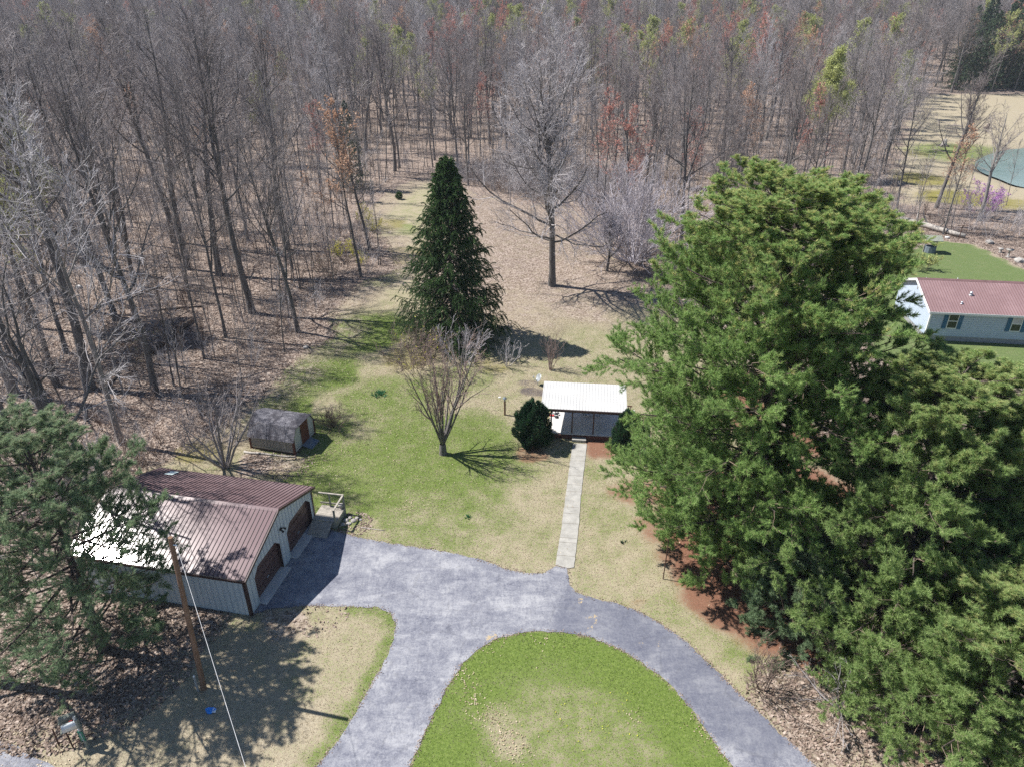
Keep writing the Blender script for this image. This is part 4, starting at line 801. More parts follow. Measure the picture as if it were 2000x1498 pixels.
# front wall in strips round the two clipped-corner openings
DH, DC = 2.08, .42
def gtop(x): return HW-.03+sl*(x if x < mid else W-x)
mb.poly([(0, 0, 0), (doors[0][0], 0, 0), (doors[0][0], 0, gtop(doors[0][0])), (0, 0, gtop(0))]); mb.poly([(doors[0][1], 0, 0), (doors[1][0], 0, 0), (doors[1][0], 0, gtop(doors[1][0])), (mid, 0, gtop(mid)), (doors[0][1], 0, gtop(doors[0][1]))])
mb.poly([(doors[1][1], 0, 0), (W, 0, 0), (W, 0, gtop(W)), (doors[1][1], 0, gtop(doors[1][1]))])
for x0, x1 in doors:
    mb.poly([(x0, 0, DH-DC), (x0+DC, 0, DH), (x1-DC, 0, DH), (x1, 0, DH-DC), (x1, 0, gtop(x1)), (x0, 0, gtop(x0))])
mb.poly([(0, Lg, 0), (0, Lg, gtop(0)), (mid, Lg, gtop(mid)), (W, Lg, gtop(W)), (W, Lg, 0)]); mb.poly([(0, 0, 0), (0, 0, HW-.02), (0, Lg, HW-.02), (0, Lg, 0)]); mb.poly([(W, 0, 0), (W, Lg, 0), (W, Lg, HW-.02), (W, 0, HW-.02)])
for x0, x1 in doors:                                              # reveals
    o = opening(x0, x1, DH, DC)
    for i in range(5):
        (a, b), (c, d) = o[i], o[i+1]; mb.poly([(a, 0, b), (c, 0, d), (c, .22, d), (a, .22, b)], 2)
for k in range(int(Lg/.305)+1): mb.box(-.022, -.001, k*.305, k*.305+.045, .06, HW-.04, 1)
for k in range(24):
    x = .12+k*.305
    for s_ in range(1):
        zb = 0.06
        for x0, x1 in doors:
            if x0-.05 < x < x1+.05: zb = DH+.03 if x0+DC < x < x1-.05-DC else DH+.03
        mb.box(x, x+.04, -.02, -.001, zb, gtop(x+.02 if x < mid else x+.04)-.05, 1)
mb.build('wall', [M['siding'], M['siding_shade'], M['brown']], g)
for x0, x1 in doors:
    d = MB(); d.poly([(x, .2, z) for x, z in [(x0, .03)]+opening(x0, x1, DH, DC)[1:5]+[(x1, .03)]])
    for k in range(1, 4): d.box(x0+.01, x1-.01, .185, .199, k*.5-.015, k*.5+.015, 1)
    for k in range(6):
        for j in range(3):
            a = x0+.16+k*(x1-x0-.2)/6; d.box(a, a+(x1-x0)/6-.16, .188, .199, .12+j*.5, .40+j*.5, 0)
    dd = d.build('garage_door', [M['door'], M['brown']], g)
    h = MB(); h.box((x0+x1)/2-.1, (x0+x1)/2+.1, .15, .186, .55, .6); h.build('handle', M['galv'], dd)
    s_ = MB(); s_.box(x0-.02, x1+.02, -.38, .2, -.02, .06); s_.build('door_sill', M['slab'], g)
t = MB()
for x, y in ((-.028, -.028), (W-.12, -.028), (-.028, Lg-.1), (W-.1, Lg-.1)): t.box(x, x+.15, y, y+.14, 0, HW-.03)
rv = [(-oh-.05, HW-sl*oh-.12), (mid, HR-.1), (W+oh+.05, HW-sl*oh-.12), (W+oh+.05, HW-sl*oh+.015), (mid, HR+.035), (-oh-.05, HW-sl*oh+.015)]
t.prism(rv, XZ, -.20, -.155); t.prism(rv, XZ, Lg+.155, Lg+.2); t.box(-oh-.06, -oh-.02, -.15, Lg+.15, HW-sl*oh-.12, HW-sl*oh+.005); t.box(W+oh+.02, W+oh+.06, -.15, Lg+.15, HW-sl*oh-.12, HW-sl*oh+.005)
t.build('trim', M['brown'], g)
r = MB()
for sgn in (0, 1):
    X = (lambda x: x) if not sgn else (lambda x: W-x)
    e = -oh; zf = lambda x: HW+sl*x+.03
    r.poly([(X(e), -.15, zf(e)), (X(mid), -.15, zf(mid)), (X(mid), Lg+.15, zf(mid)), (X(e), Lg+.15, zf(e))] if sgn else [(X(e), Lg+.15, zf(e)), (X(mid), Lg+.15, zf(mid)), (X(mid), -.15, zf(mid)), (X(e), -.15, zf(e))])
    for k in range(42):
        y = -.1+k*.2305; r.bar((X(e), y, zf(e)+.012), (X(mid-.03), y, zf(mid-.03)+.012), .026, .03, 1)
r.prism([(mid-.17, HR-.02), (mid, HR+.065), (mid+.17, HR-.02), (mid, HR+.02)], XZ, -.17, Lg+.17, 0)
ro = r.build('roof', [M['roof'], M['rib']], g)
sk = MB(); z_ = lambda x: HW+sl*(W-x)+.07
sk.prism([(W-.3, z_(W-.3)), (W-.9, z_(W-.9)), (W-.9, z_(W-.9)+.02), (W-.3, z_(W-.3)+.02)], XZ, Lg-1.45, Lg-.95); sk.build('skylight_panel', M['skylight'], ro)
fl = MB(); fl.box(3.62, 3.78, -.06, 0, 2.34, 2.46); f0 = fl.build('floodlight', M['black'], g)
for s_ in (-1, 1): b = MB(); b.tube([(3.7, -.06, 2.4), (3.7+.10*s_, -.12, 2.42), (3.7+.14*s_, -.26, 2.35)], [.02, .035, .065], 8); b.build('lamp_head', M['black'], f0)
# ---- deck at the garage corner
dk = frame('deck', (-11.3, 32.0), (-10.15, 31.8), 'small grey wooden deck with a railing at the far corner of the garage', 'deck')
m = MB()
for k in range(11): m.box(-.12, 1.33, .02+k*.125, .135+k*.125, .42, .455)
m.build('platform', M['wood'], dk); m = MB(); m.box(-.12, 1.33, -.02, .02, -.05, .415); m.box(1.29, 1.33, .021, 1.38, -.05, .415)
m.build('skirt', M['treated'], dk)
m = MB()
for k in range(8): a = -.04-k*.11; m.prism([(a, .43-k*.05), (a-.1, .385-k*.05), (a-.1, .35-k*.05), (a, .39-k*.05)], YZ, -.1, 1.1)
m.build('ramp', M['wood'], dk)
m = MB(); m.box(1.25, 1.34, -.1, -.01, .3, 1.36); m.build('post', M['treated'], dk); m = MB(); m.box(1.25, 1.34, 1.30, 1.39, 0, 1.38); m.build('post', M['treated'], dk); m = MB(); m.box(.4, .48, 1.30, 1.38, 0, 1.34); m.build('post', M['treated'], dk)
m = MB(); m.bar((-.2, 1.345, 1.36), (1.33, 1.345, 1.36), .1, .05); m.bar((1.295, -.1, 1.35), (1.295, 1.28, 1.35), .1, .05); m.bar((-.2, 1.4, .62), (1.27, 1.4, .62), .04, .09); m.build('handrail', M['wood'], dk)
pot = MB(); pot.tube([(0, 0, 0), (0, 0, .12), (0, 0, .24), (0, 0, .241), (0, 0, .15)], [.09, .14, .16, .14, .12], 12, caps=True); e = pot.build('flower_pot', M['rock'], None, True)
e.location = (-9.98, 33.08, .46); tag(e, 'empty grey flower pot at the far corner of the wooden deck', 'flower pot')
# ---- barn shed
s = frame('barn_shed', (-14.38, 39.25), (-13.705, 41.913), 'small beige barn shaped shed with a weathered shingle roof and rusty brown door', 'shed')
W2, L2_ = 2.75, 3.3
gb = [(0, .12), (0, 1.12), (.5, 1.84), (W2-.5, 1.84), (W2, 1.12), (W2, .12)]
m = MB(); m.poly([(0, 0, .12), (0, L2_, .12), (0, L2_, 1.12), (0, 0, 1.12)], 0); m.poly([(W2, 0, .12), (W2, 0, 1.12), (W2, L2_, 1.12), (W2, L2_, .12)], 0); m.poly([(a, L2_, b) for a, b in gb+[]][::-1], 0); m.poly([(a, 0, b) for a, b in gb[::-1]], 1)
m.poly([(.5, L2_, 1.84), (W2-.5, L2_, 1.84), (W2/2, L2_, 2.2)], 0)
for k in range(14): m.box(-.012, -.001, .1+k*.235, .12+k*.235, .32, 1.1, 2)
m.box(-.02, -.002, 0, L2_, .27, .3, 2); m.box(0, W2, -.02, -.002, .3, .33, 2)
m.build('wall', [M['beige'], M['pale_green'], M['treated']], s)
m = MB(); m.box(-.03, .11, -.03, .1, .0, 1.12); m.box(W2-.11, W2+.03, -.03, .1, .0, 1.12); m.box(-.03, .1, L2_-.1, L2_+.03, 0, 1.12); m.box(.05, W2-.05, .05, L2_-.05, 0, .12); m.build('corner_trim', M['rust'], s)
m = MB(); m.box(.98, 1.92, -.05, -.022, .22, 1.78)
for k in range(1, 4): m.box(.98+k*.235-.006, .98+k*.235+.006, -.056, -.05, .24, 1.76, 1)
d = m.build('door', [M['rust'], M['brown']], s); m = MB(); m.box(.9, 1.02, -.075, -.05, 1.28, 1.36); m.box(.92, .95, -.08, -.05, 1.05, 1.3); m.build('latch', M['black'], d)
m = MB(); m.prism([(0, .2), (-.75, .0), (-.75, -.04), (0, .14)], YZ, .9, 2.0); m.build('ramp', M['bench'], s)
m = MB(); a0, a1 = -.06, L2_+.06; up = .03
lo = [(-.12, 1.0), (.46, 1.86), (W2/2, 2.24), (W2-.46, 1.86), (W2+.12, 1.0)]
hip = .55
def thick(pts):
    m.poly(pts); n_ = (Vector(pts[1])-Vector(pts[0])).cross(Vector(pts[2])-Vector(pts[1])).normalized()*-.05; m.poly([tuple(Vector(p)+n_) for p in pts][::-1])
    for i in range(len(pts)):
        a, b = Vector(pts[i]), Vector(pts[(i+1) % len(pts)]); m.poly([tuple(a), tuple(a+n_), tuple(b+n_), tuple(b)])
thick([(lo[0][0], a1, lo[0][1]), (lo[1][0], a1, lo[1][1]), (lo[1][0], a0, lo[1][1]), (lo[0][0], a0, lo[0][1])][::-1])
thick([(lo[1][0], a1, lo[1][1]), (lo[2][0], a1, lo[2][1]), (lo[2][0], hip, lo[2][1]), (lo[1][0], a0-.12, lo[1][1])][::-1])
thick([(lo[3][0], a1, lo[3][1]), (lo[3][0], a0-.12, lo[3][1]), (lo[2][0], hip, lo[2][1]), (lo[2][0], a1, lo[2][1])][::-1])
thick([(lo[4][0], a1, lo[4][1]), (lo[4][0], a0, lo[4][1]), (lo[3][0], a0, lo[3][1]), (lo[3][0], a1, lo[3][1])][::-1])
thick([(lo[1][0], a0-.12, lo[1][1]), (lo[2][0], hip, lo[2][1]), (lo[3][0], a0-.12, lo[3][1])])
m.build('roof', M['shingle'], s)
# ---- pavilion
p = frame('pavilion', (1.95, 41.45), (7.72, 40.84), 'open pavilion with a white ribbed metal roof on brown posts over a concrete slab', 'pavilion')
WP = 5.8; DP = 3.35; zf, zb = 2.28, 2.55
m = MB(); m.box(.55, 6.6, .05, 3.75, -.02, .36); m.build('slab', M['slab'], p); m = MB(); m.box(.55, 6.6, -.03, .048, -.02, .30); m.build('slab_edge', M['brick'], p)
m = MB(); m.box(2.2, 3.15, -.42, -.035, -.02, .2); m.build('step', M['walk'], p)
m = MB(); zz = lambda y: zf+(zb-zf)*y/DP
m.prism([(0, zf), (DP, zb), (DP, zb+.03), (0, zf+.03)], YZ, 0, WP, 0)
for k in range(28): x = .05+k*.2105; m.bar((x, .01, zf+.035), (x, DP-.01, zb+.035), .03, .018, 1)
m.build('roof', [M['white_roof'], M['white_rib']], p)
m = MB(); m.box(0, WP, -.05, -.004, zf-.16, zf+.0); m.box(.03, WP-.03, .1, .2, zf-.16, zf-.02); m.box(.03, WP-.03, DP-.2, DP-.1, zb-.2, zb-.03)
for k in range(9): x = .05+k*.71; m.bar((x, .2, zf-.05), (x, DP-.2, zb-.07), .05, .12)
m.build('roof_frame', M['brown'], p)
for x, y in ((.72, .18), (2.15, .18), (3.6, .18), (5.3, .18), (.72, DP-.15), (3.0, DP-.15), (5.3, DP-.15)): m = MB(); m.box(x-.045, x+.045, y-.045, y+.045, .36, zz(y)-.15); m.build('post', M['brown'], p)
m = MB(); m.bar((3.0, DP+.3, .72), (6.4, DP+.3, .72), .05, .08)
for x in (3.0, 4.1, 5.2, 6.3): m.bar((x, DP+.3, .3), (x, DP+.3, .72), .05)
m.build('low_rail', M['rust'], p)
bn = frame('bench', (5.0, 43.75), (6.05, 43.64), 'low blue grey wooden bench under the back of the pavilion roof', 'bench', .36)
m = MB(); [m.box(0, 1.35, k*.13, .115+k*.13, .40, .44) for k in range(3)]; m.build('seat', M['bench'], bn); m = MB(); m.box(0, 1.35, .42, .45, .52, .8); m.build('backrest', M['bench'], bn)
for x in (.08, 1.22): m = MB(); m.box(x, x+.06, .03, .1, 0, .40); m.box(x, x+.06, .36, .42, 0, .8); m.build('leg', M['bench'], bn)
# things on the slab
q = at(1070, 811, .36); t_ = empty('garden_cart', q, -.1, 'small red and dark garden tool lying at the left back of the slab', 'tool'); m = MB(); m.bar((0, 0, .06), (.75, .05, .1), .05); m.build('handle', M['black'], t_); m = MB(); m.box(.1, .45, -.12, .02, .0, .1); m.build('blade', M['red'], t_, bevel=.02); m = MB(); m.bar((.72, .0, .06), (.72, .25, .22), .06); m.build('grip', M['black'], t_)
q = at(1082, 806, .36); t_ = empty('folding_stool', q, .3, 'little black folding stool at the back edge of the white slab', 'stool'); m = MB(); m.box(-.15, .15, -.12, .12, .3, .34); m.build('seat', M['black'], t_)
for a in (-.12, .12): m = MB(); m.bar((a, -.1, 0), (a, .1, .3), .03); m.bar((a, .1, 0), (a, -.1, .3), .03); m.build('leg', M['black'], t_)
q = at(1087, 815, .36); m = MB(); m.tube([(0, 0, .0), (0, 0, .06), (0, 0, .09)], [.13, .15, .05], 12); e = m.build('charcoal_lid', M['black'], None, True); e.location = q; tag(e, 'round dark lid lying on the sunlit slab', 'lid')
# ---- satellite dish, marker post, metal rod
q = at(1050, 752); t_ = empty('satellite_dish', q, 0, 'grey satellite dish on a short mast behind the left corner of the pavilion roof', 'satellite dish')
m = MB(); m.tube([(0, 0, -.1), (0, 0, .55)], .03, 8); m.build('mast', M['galv'], t_)
import bmesh
def dish(name, r, depth, mat, parent, loc, rot):
    vs = [(0, 0, 0)]; fs = []; R_, S_ = 5, 20
    for i in range(1, R_+1):
        for k in range(S_): a = 2*math.pi*k/S_; rr = r*i/R_; vs.append((rr*math.cos(a), rr*.9*math.sin(a), depth*(i/R_)**2))
    for k in range(S_): fs.append((0, 1+k, 1+(k+1) % S_))
    for i in range(R_-1):
        for k in range(S_): a = 1+i*S_; fs.append((a+k, a+S_+k, a+S_+(k+1) % S_, a+(k+1) % S_))
    me = bpy.data.meshes.new(name); me.from_pydata(vs, [], fs); me.materials.append(mat); o = put(name, me, parent, loc); o.rotation_euler = rot; md = o.modifiers.new('t', 'SOLIDIFY'); md.thickness = .015; me.polygons.foreach_set('use_smooth', [True]*len(fs)); return o
dish('reflector', .36, .07, M['galv'], t_, (.1, 0, .62), (math.radians(60), 0, math.radians(-70)))
m = MB(); m.tube([(.1, 0, .45), (-.28, -.05, .5), (-.32, -.02, .68)], .018, 6); m.box(-.38, -.27, -.07, .04, .66, .76); m.build('feed_arm', M['galv'], t_)
q = at(986, 810); t_ = empty('lamp_post', q, .2, 'short dark brown wooden post with a small blue grey cap left of the round evergreen', 'post'); m = MB(); m.box(-.06, .06, -.06, .06, -.1, 1.15); m.build('post', M['pole'], t_); m = MB(); m.box(-.045, .045, -.045, .045, 1.15, 1.36); m.tube([(0, 0, 1.36), (0, 0, 1.40), (0, 0, 1.52)], [.16, .14, .01], 8); m.build('cap', M['bench'], t_)
q = at(1295, 1130); t_ = empty('steel_rod', q, 0, 'tall thin rusty steel pole standing on the lawn by the huge pine', 'pole'); m = MB(); m.tube([(0, 0, -.2), (.02, 0, 2), (.0, .0, 4.05)], [.03, .027, .024], 8); m.build('shaft', M['rusty'], t_); m = MB(); m.tube([(0, 0, 4.03), (0, 0, 4.16)], .035, 8); m.build('cap', M['rusty'], t_)
# ---- utility pole with its wires
q = at(398, 1345); t_ = empty('utility_pole', q, 0, 'leaning brown wooden utility pole in front of the garage', 'utility pole')
top = Vector((.42, .1, 8.45)); m = MB(); m.tube([(0, 0, -.3), tuple(top*.5), tuple(top)], [.12, .105, .09], 12); m.build('pole', M['pole'], t_)
m = MB(); m.tube([(-.19, -.10, -.05), (-.19, -.1, .95)], .055, 10); m.tube([(-.19, -.10, .95), (-.19, -.1, 1.0)], [.06, .03], 10); m.build('conduit', M['galv'], t_)
m = MB(); m.tube([tuple(top*.965+Vector((.1, -.08, 0))), tuple(top*.965+Vector((.26, -.12, 0)))], .03, 6); m.build('hook', M['galv'], t_)
wa = Vector(q)+top*.965+Vector((.24, -.12, 0)); wb = Vector(tuple(at(487, 1520, 6.4))); wpts = []
for k in range(25):
    f = k/24*1.3; v_ = wa.lerp(wb, f) if f <= 1 else wb+(wb-wa)*(f-1); wpts.append(tuple(v_-Vector((0, 0, .35*4*max(0, (k/24)*(1-k/24))))))
tag(MB().tube(wpts, .008, 6).build('service_cable', M['cable']), 'thin pale cable running down from the leaning utility pole', 'cable')
# ---- mailboxes
A_ = at(116, 1457); B_ = at(144, 1461); C_ = at(173, 1460)
def mailbox(name, c, ang, L, Wd, Hh, mat, label, dome=True, flag=False):
    t_ = empty(name, c, ang, label, 'mailbox'); m = MB(); n = 9
    pr = [(-Wd/2, 0), (-Wd/2, Hh*.5)]+([(-Wd/2*math.cos(math.pi*k/n), Hh*.5+Hh*.5*math.sin(math.pi*k/n)) for k in range(1, n)] if dome else [(-Wd/2, Hh*.8), (0, Hh), (Wd/2, Hh*.8)])+[(Wd/2, Hh*.5), (Wd/2, 0)]
    m.prism(pr, YZ, -L/2, L/2); m.build('body', mat, t_, bevel=.006)
    m = MB(); sc2 = [(a*1.04, b*1.03-.004) for a, b in pr]; m.prism(sc2, YZ, -L/2-.02, -L/2-.002); d_ = m.build('lid', mat, t_); m = MB(); m.box(-L/2-.04, -L/2-.02, -.03, .03, Hh*.7, Hh*.78); m.build('handle', M['black'], d_)
    if flag: m = MB(); m.box(-.12, -.09, -Wd/2-.02, -Wd/2-.004, Hh*.3, Hh*.75); m.box(-.12, .02, -Wd/2-.02, -Wd/2-.004, Hh*.68, Hh*.85); m.build('flag', M['red'], t_)
    return t_
c1 = at(139, 1421, 1.05); mailbox('mailbox', tuple(c1), math.radians(210), .58, .24, .30, M['galv'], 'white domed metal mailbox with a red flag, the nearer of the two', True, True)
c2 = at(127, 1412, 1.15); mailbox('mailbox', tuple(c2+np.array([-.02, .2, 0])), math.radians(210), .56, .2, .24, M['treated'], 'grey green square topped mailbox, the farther of the two', False)
t_ = empty('mailbox_stand', tuple(at(130, 1459)), 0, 'low iron and wood stand carrying two mailboxes at the road edge', 'stand')
o3 = np.array(at(130, 1459)); m = MB(); m.bar(tuple(A_-o3+[0, 0, -.1]), tuple(A_-o3+[0, .05, 1.02]), .04); m.build('leg', M['rusty'], t_); m = MB(); m.bar(tuple(B_-o3+[0, 0, -.1]), tuple(B_-o3+[-.12, .1, 1.02]), .045); m.build('leg', M['rusty'], t_)
m = MB(); m.bar(tuple(c1-o3+[-.32, -.19, -.025]), tuple(c1-o3+[.32, .19, -.025]), .2, .04); m.bar(tuple(c2-o3+[-.3, .02, -.025]), tuple(c2-o3+[.27, .37, -.025]), .2, .04); m.bar(tuple(c1-o3+[-.15, -.1, -.06]), tuple(c2-o3+[-.16, .15, -.06]), .06); m.bar(tuple(c1-o3+[.25, .12, -.06]), tuple(C_-o3+[-.02, 0, 1.0]), .06); m.build('shelf', M['treated'], t_)
m = MB(); m.bar(tuple(B_-o3+[-.05, .1, .12]), tuple(C_-o3+[-.02, .5, .25]), .03); m.build('brace', M['rusty'], t_)
t_ = empty('address_post', tuple(C_), 0, 'wooden post with a green address sign beside the mailboxes', 'post')
m = MB(); m.box(-.05, .05, -.05, .05, -.1, 1.75); m.build('post', M['treated'], t_); m = MB(); m.tube([(-.02, 0, 1.2), (-.06, .02, 1.9)], .055, 10); m.tube([(-.02, 0, 1.14), (-.02, 0, 1.2)], .075, 10); m.build('tube', M['galv'], t_)
m = MB(); m.box(-.11, .09, -.075, -.055, .55, 1.1); sg = m.build('sign_plate', M['sign_green'], t_)
m = MB(); zt = 1.02                                               # white figures stacked on the sign, too small to read
for k, segs in enumerate((((-.03, 0, .03, 0), (.03, 0, .03, -.05), (.03, -.05, -.03, -.05), (-.03, -.05, -.03, -.1), (-.03, -.1, .03, -.1)), ((0, 0, 0, -.1),), ((-.03, 0, .03, 0), (.03, 0, -.01, -.1)), ((-.03, 0, -.03, -.05), (-.03, -.05, .03, -.05), (.03, 0, .03, -.1)))):
    for x0, z0, x1, z1 in segs: m.bar((x0-.01, -.08, zt-k*.125+z0), (x1-.01, -.08, zt-k*.125+z1), .012, .018, up=(0, 1, 0))
m.build('figures', M['white'], sg)
# ---- neighbour's house
hh = frame('house', (36.55, 57.38), (43.35, 56.51), 'pale blue grey house with red brown metal roof and blue shutters', 'house')
LH, DH_, EZ, RZ = 17.0, 7.6, 2.95, 4.35
m = MB(); m.box(0, LH, 0, DH_, .45, EZ-.06, 0); m.prism([(0, EZ-.06), (DH_/2, RZ-.1), (DH_, EZ-.06)], YZ, 0, LH, 0)
for k in range(12): m.box(-.01, LH+.01, -.012, -.002, .5+k*.2, .512+k*.2, 1); m.box(-.012, -.002, 0, DH_, .5+k*.2, .512+k*.2, 1)
m.build('wall', [simple('blue_grey_siding', (.43, .50, .60), .6, .3, .05), simple('blue_grey_lap', (.34, .40, .48), .6)], hh); m = MB(); m.box(.04, LH-.04, .04, DH_-.04, -.1, .45); m.build('foundation', M['block'], hh)
sl2 = (RZ-EZ)/(DH_/2); m = MB(); zr = lambda y: EZ+sl2*(y if y < DH_/2 else DH_-y)+.03; e_ = -.4
m.prism([(e_, zr(e_)), (DH_/2, zr(DH_/2)), (DH_-e_, zr(DH_-e_)), (DH_-e_, zr(DH_-e_)-.06), (DH_/2, zr(DH_/2)-.06), (e_, zr(e_)-.06)], YZ, -.3, LH+.3, 0)
for k in range(75): x = -.25+k*.23; m.bar((x, e_, zr(e_)+.015), (x, DH_/2, zr(DH_/2)+.015), .03, .03, 1); m.bar((x, DH_-e_, zr(e_)+.015), (x, DH_/2, zr(DH_/2)+.015), .03, .03, 1)
m.prism([(DH_/2-.2, zr(DH_/2-.2)+.02), (DH_/2, zr(DH_/2)+.07), (DH_/2+.2, zr(DH_/2-.2)+.02)], YZ, -.31, LH+.31, 1); rf = m.build('roof', [M['roof_b'], M['rib_b']], hh)
m = MB(); m.box(-.3, LH+.3, e_-.04, e_-.004, EZ+sl2*e_-.16, EZ+sl2*e_+.02); m.prism([(e_, zr(e_)-.2), (DH_/2, zr(DH_/2)-.2), (DH_-e_, zr(e_)-.2), (DH_-e_, zr(e_)+.02), (DH_/2, zr(DH_/2)+.02), (e_, zr(e_)+.02)], YZ, -.345, -.305); m.box(-.03, .1, -.03, .1, .45, EZ-.1); m.build('trim', M['white'], hh)
for xw in (1.95, 7.15, 12.4):
    m = MB(); m.box(xw-.42, xw+.42, -.06, -.003, 1.22, 2.62); wn = m.build('window', M['white'], hh)
    m = MB(); m.box(xw-.36, xw+.36, -.066, -.061, 1.28, 1.88); m.build('pane', M['glass'], wn); m = MB(); m.box(xw-.36, xw+.36, -.066, -.061, 1.95, 2.56); m.build('pane', M['glass'] if xw < 3 else M['curtain'], wn)
    for s_ in (-1, 1): m = MB(); m.box(xw+s_*.62-.17, xw+s_*.62+.17, -.05, -.014, 1.18, 2.66); m.build('shutter', M['shutter'], hh)
m = MB(); m.box(-.03, -.014, DH_/2-.09, DH_/2+.09, 3.35, 3.7); m.build('gable_vent', M['block'], hh)
for x, y, r_, h_ in ((3.7, 1.9, .14, .32), (2.6, .75, .09, .22), (3.55, 4.6, .05, .2), (1.2, 5.4, .04, .15)):
    z = zr(y); m = MB(); m.tube([(x, y, z-.05), (x, y, z+h_*.6)], r_*.7, 10); m.tube([(x, y, z+h_*.6), (x, y, z+h_*.7), (x, y, z+h_)], [r_, r_, r_*.4], 10); m.tube([(x, y, z), (x, y, z+.03)], r_*1.3, 10); m.build('roof_vent', M['galv'], rf, True)
# ---- wishing well, bird bath, urns
q = at(1814, 493); t_ = empty('wishing_well', q, -.1, 'wooden wishing well with a grey shingled roof on the neighbouring green lawn', 'well')
m = MB()
for k in range(12): a = 2*math.pi*k/12; b_ = 2*math.pi*(k+1)/12; m.prism([(.62*math.cos(a), .62*math.sin(a)), (.62*math.cos(b_), .62*math.sin(b_)), (.5*math.cos(b_), .5*math.sin(b_)), (.5*math.cos(a), .5*math.sin(a))], lambda x, y, d: (x, y, d), 0, .75)
m.build('basin', M['bench'], t_)
for s_ in (-1, 1): m = MB(); m.box(s_*.68-.05, s_*.68+.05, -.05, .05, 0, 1.9); m.build('post', M['wood'], t_)
m = MB(); m.prism([(-.85, 1.55), (0, 2.0), (.85, 1.55), (.85, 1.6), (0, 2.06), (-.85, 1.6)], YZ, -.95, .95); m.build('roof', M['treated'], t_); m = MB(); m.tube([(-.68, 0, 1.25), (.68, 0, 1.25)], .05, 8); m.build('crank_bar', M['wood'], t_)
q = at(1968, 503); t_ = empty('bird_bath', q, 0, 'stone bird bath on a pedestal beside the green lawn at the right', 'bird bath'); m = MB(); m.tube([(0, 0, 0), (0, 0, .08), (0, 0, .15), (0, 0, .7), (0, 0, .78)], [.26, .24, .11, .09, .16], 12); m.build('pedestal', M['rock'], t_, True); m = MB(); m.tube([(0, 0, .75), (0, 0, .85), (0, 0, .95), (0, 0, .951), (0, 0, .86)], [.15, .36, .42, .38, .2], 14); m.build('bowl', M['rock'], t_, True)
q = at(1953, 494); t_ = empty('garden_urn', q, 0, 'small stone urn left of the bird bath', 'urn'); m = MB(); m.tube([(0, 0, 0), (0, 0, .1), (0, 0, .2), (0, 0, .45), (0, 0, .55)], [.2, .18, .1, .28, .25], 12); m.build('body', M['rock'], t_, True)
q = at(1872, 470); t_ = empty('clothes_post', q, 0, 'rusty T shaped post behind the green lawn at the right', 'post'); m = MB(); m.tube([(0, 0, 0), (0, 0, 1.9)], .05, 8); m.build('shaft', M['rusty'], t_); m = MB(); m.tube([(-.7, 0, 1.88), (.7, 0, 1.88)], .04, 8); m.build('crossbar', M['rusty'], t_)
# ---- shrubs and plants
def shr(name, px, py, parts, sc, lab, cat, rz=0): q = at(px, py); return place(name, parts, (q[0], q[1], 0), rz, sc, lab, cat)
shr('evergreen_shrub', 1041, 866, yew_mesh('round_yew', 2, 3.15, 1.22), 1, 'dense dark round evergreen at the left front of the pavilion', 'shrub')
shr('evergreen_shrub', 1222, 888, yew_mesh('right_yew', 5, 3.2, .95), 1, 'dark evergreen shrub half hidden by the huge pine, right of the pavilion', 'shrub')
shr('flowering_shrub', 812, 716, shrub_mesh('forsythia', 41, H=2.5, n=34, spread=1.0, n2=6, n3=6, tm='twig_red', r=.02, leaf='bud_yellow', nleaf=.10, lsize=.05, base=1.3, rt=.009), 1.15, 'wide twiggy reddish shrub with yellow flowers at the left foot of the spruce', 'shrub')
shr('bare_shrub', 905, 712, shrub_mesh('foot_shrub', 42, H=3.4, n=15, spread=.75, n2=6, n3=5, tm='twig_mauve', r=.035, base=1.1, rt=.011), 1.0, 'bare mauve stemmed shrub right in front of the spruce foot', 'shrub')
shr('bare_shrub', 990, 716, shrub_mesh('foot_shrub_b', 43, H=2.6, n=8, spread=.9, n2=5, n3=4, tm='twig_pale', r=.03, base=.2, rt=.011), .9, 'sparse pale stemmed shrub at the right front of the spruce shadow', 'shrub')
shr('bare_shrub', 1075, 723, shrub_mesh('small_vase', 44, H=2.9, n=14, spread=.42, n2=4, n3=3, tm='twig_red', r=.028, base=.12, rt=.009), 1, 'small reddish brown upright shrub behind the pavilion', 'shrub')
shr('bare_shrub', 650, 832, shrub_mesh('shed_shrub', 45, H=1.5, n=22, spread=1.25, n2=7, n3=6, tm='twig_brown', r=.015, base=.15, rt=.008), 1, 'low spreading bare brown shrub on the grass right of the barn shed', 'shrub')
shr('bare_shrub', 1490, 1345, shrub_mesh('edge_shrub', 46, H=2.4, n=12, spread=.9, n2=7, n3=6, tm='twig_brown', r=.025, base=.3, rt=.008), 1, 'pale bare shrub among leaves right of the driveway loop', 'shrub')
shr('bare_shrub', 1650, 1345, shrub_mesh('corner_shrub', 47, H=3.6, n=9, spread=.7, n2=7, n3=5, tm='twig_red', r=.035, base=.1, rt=.010), 1, 'reddish bare shrub standing between the pines at the lower right', 'shrub')
shr('fallen_branch', 1640, 1385, shrub_mesh('dead_limb', 48, H=2.6, n=8, spread=1.5, n2=5, n3=4, tm='twig', r=.04, base=.1, rt=.010, trop=-.03), 1, 'dead grey limb with bare twigs lying at the lower right of the driveway', 'branch')
ys = shrub_mesh('spicebush', 49, H=2.4, n=12, spread=1.0, n2=6, n3=6, tm='twig_brown', r=.015, leaf='bud_yellow', nleaf=.5, lsize=.06, base=.6, nb=2)
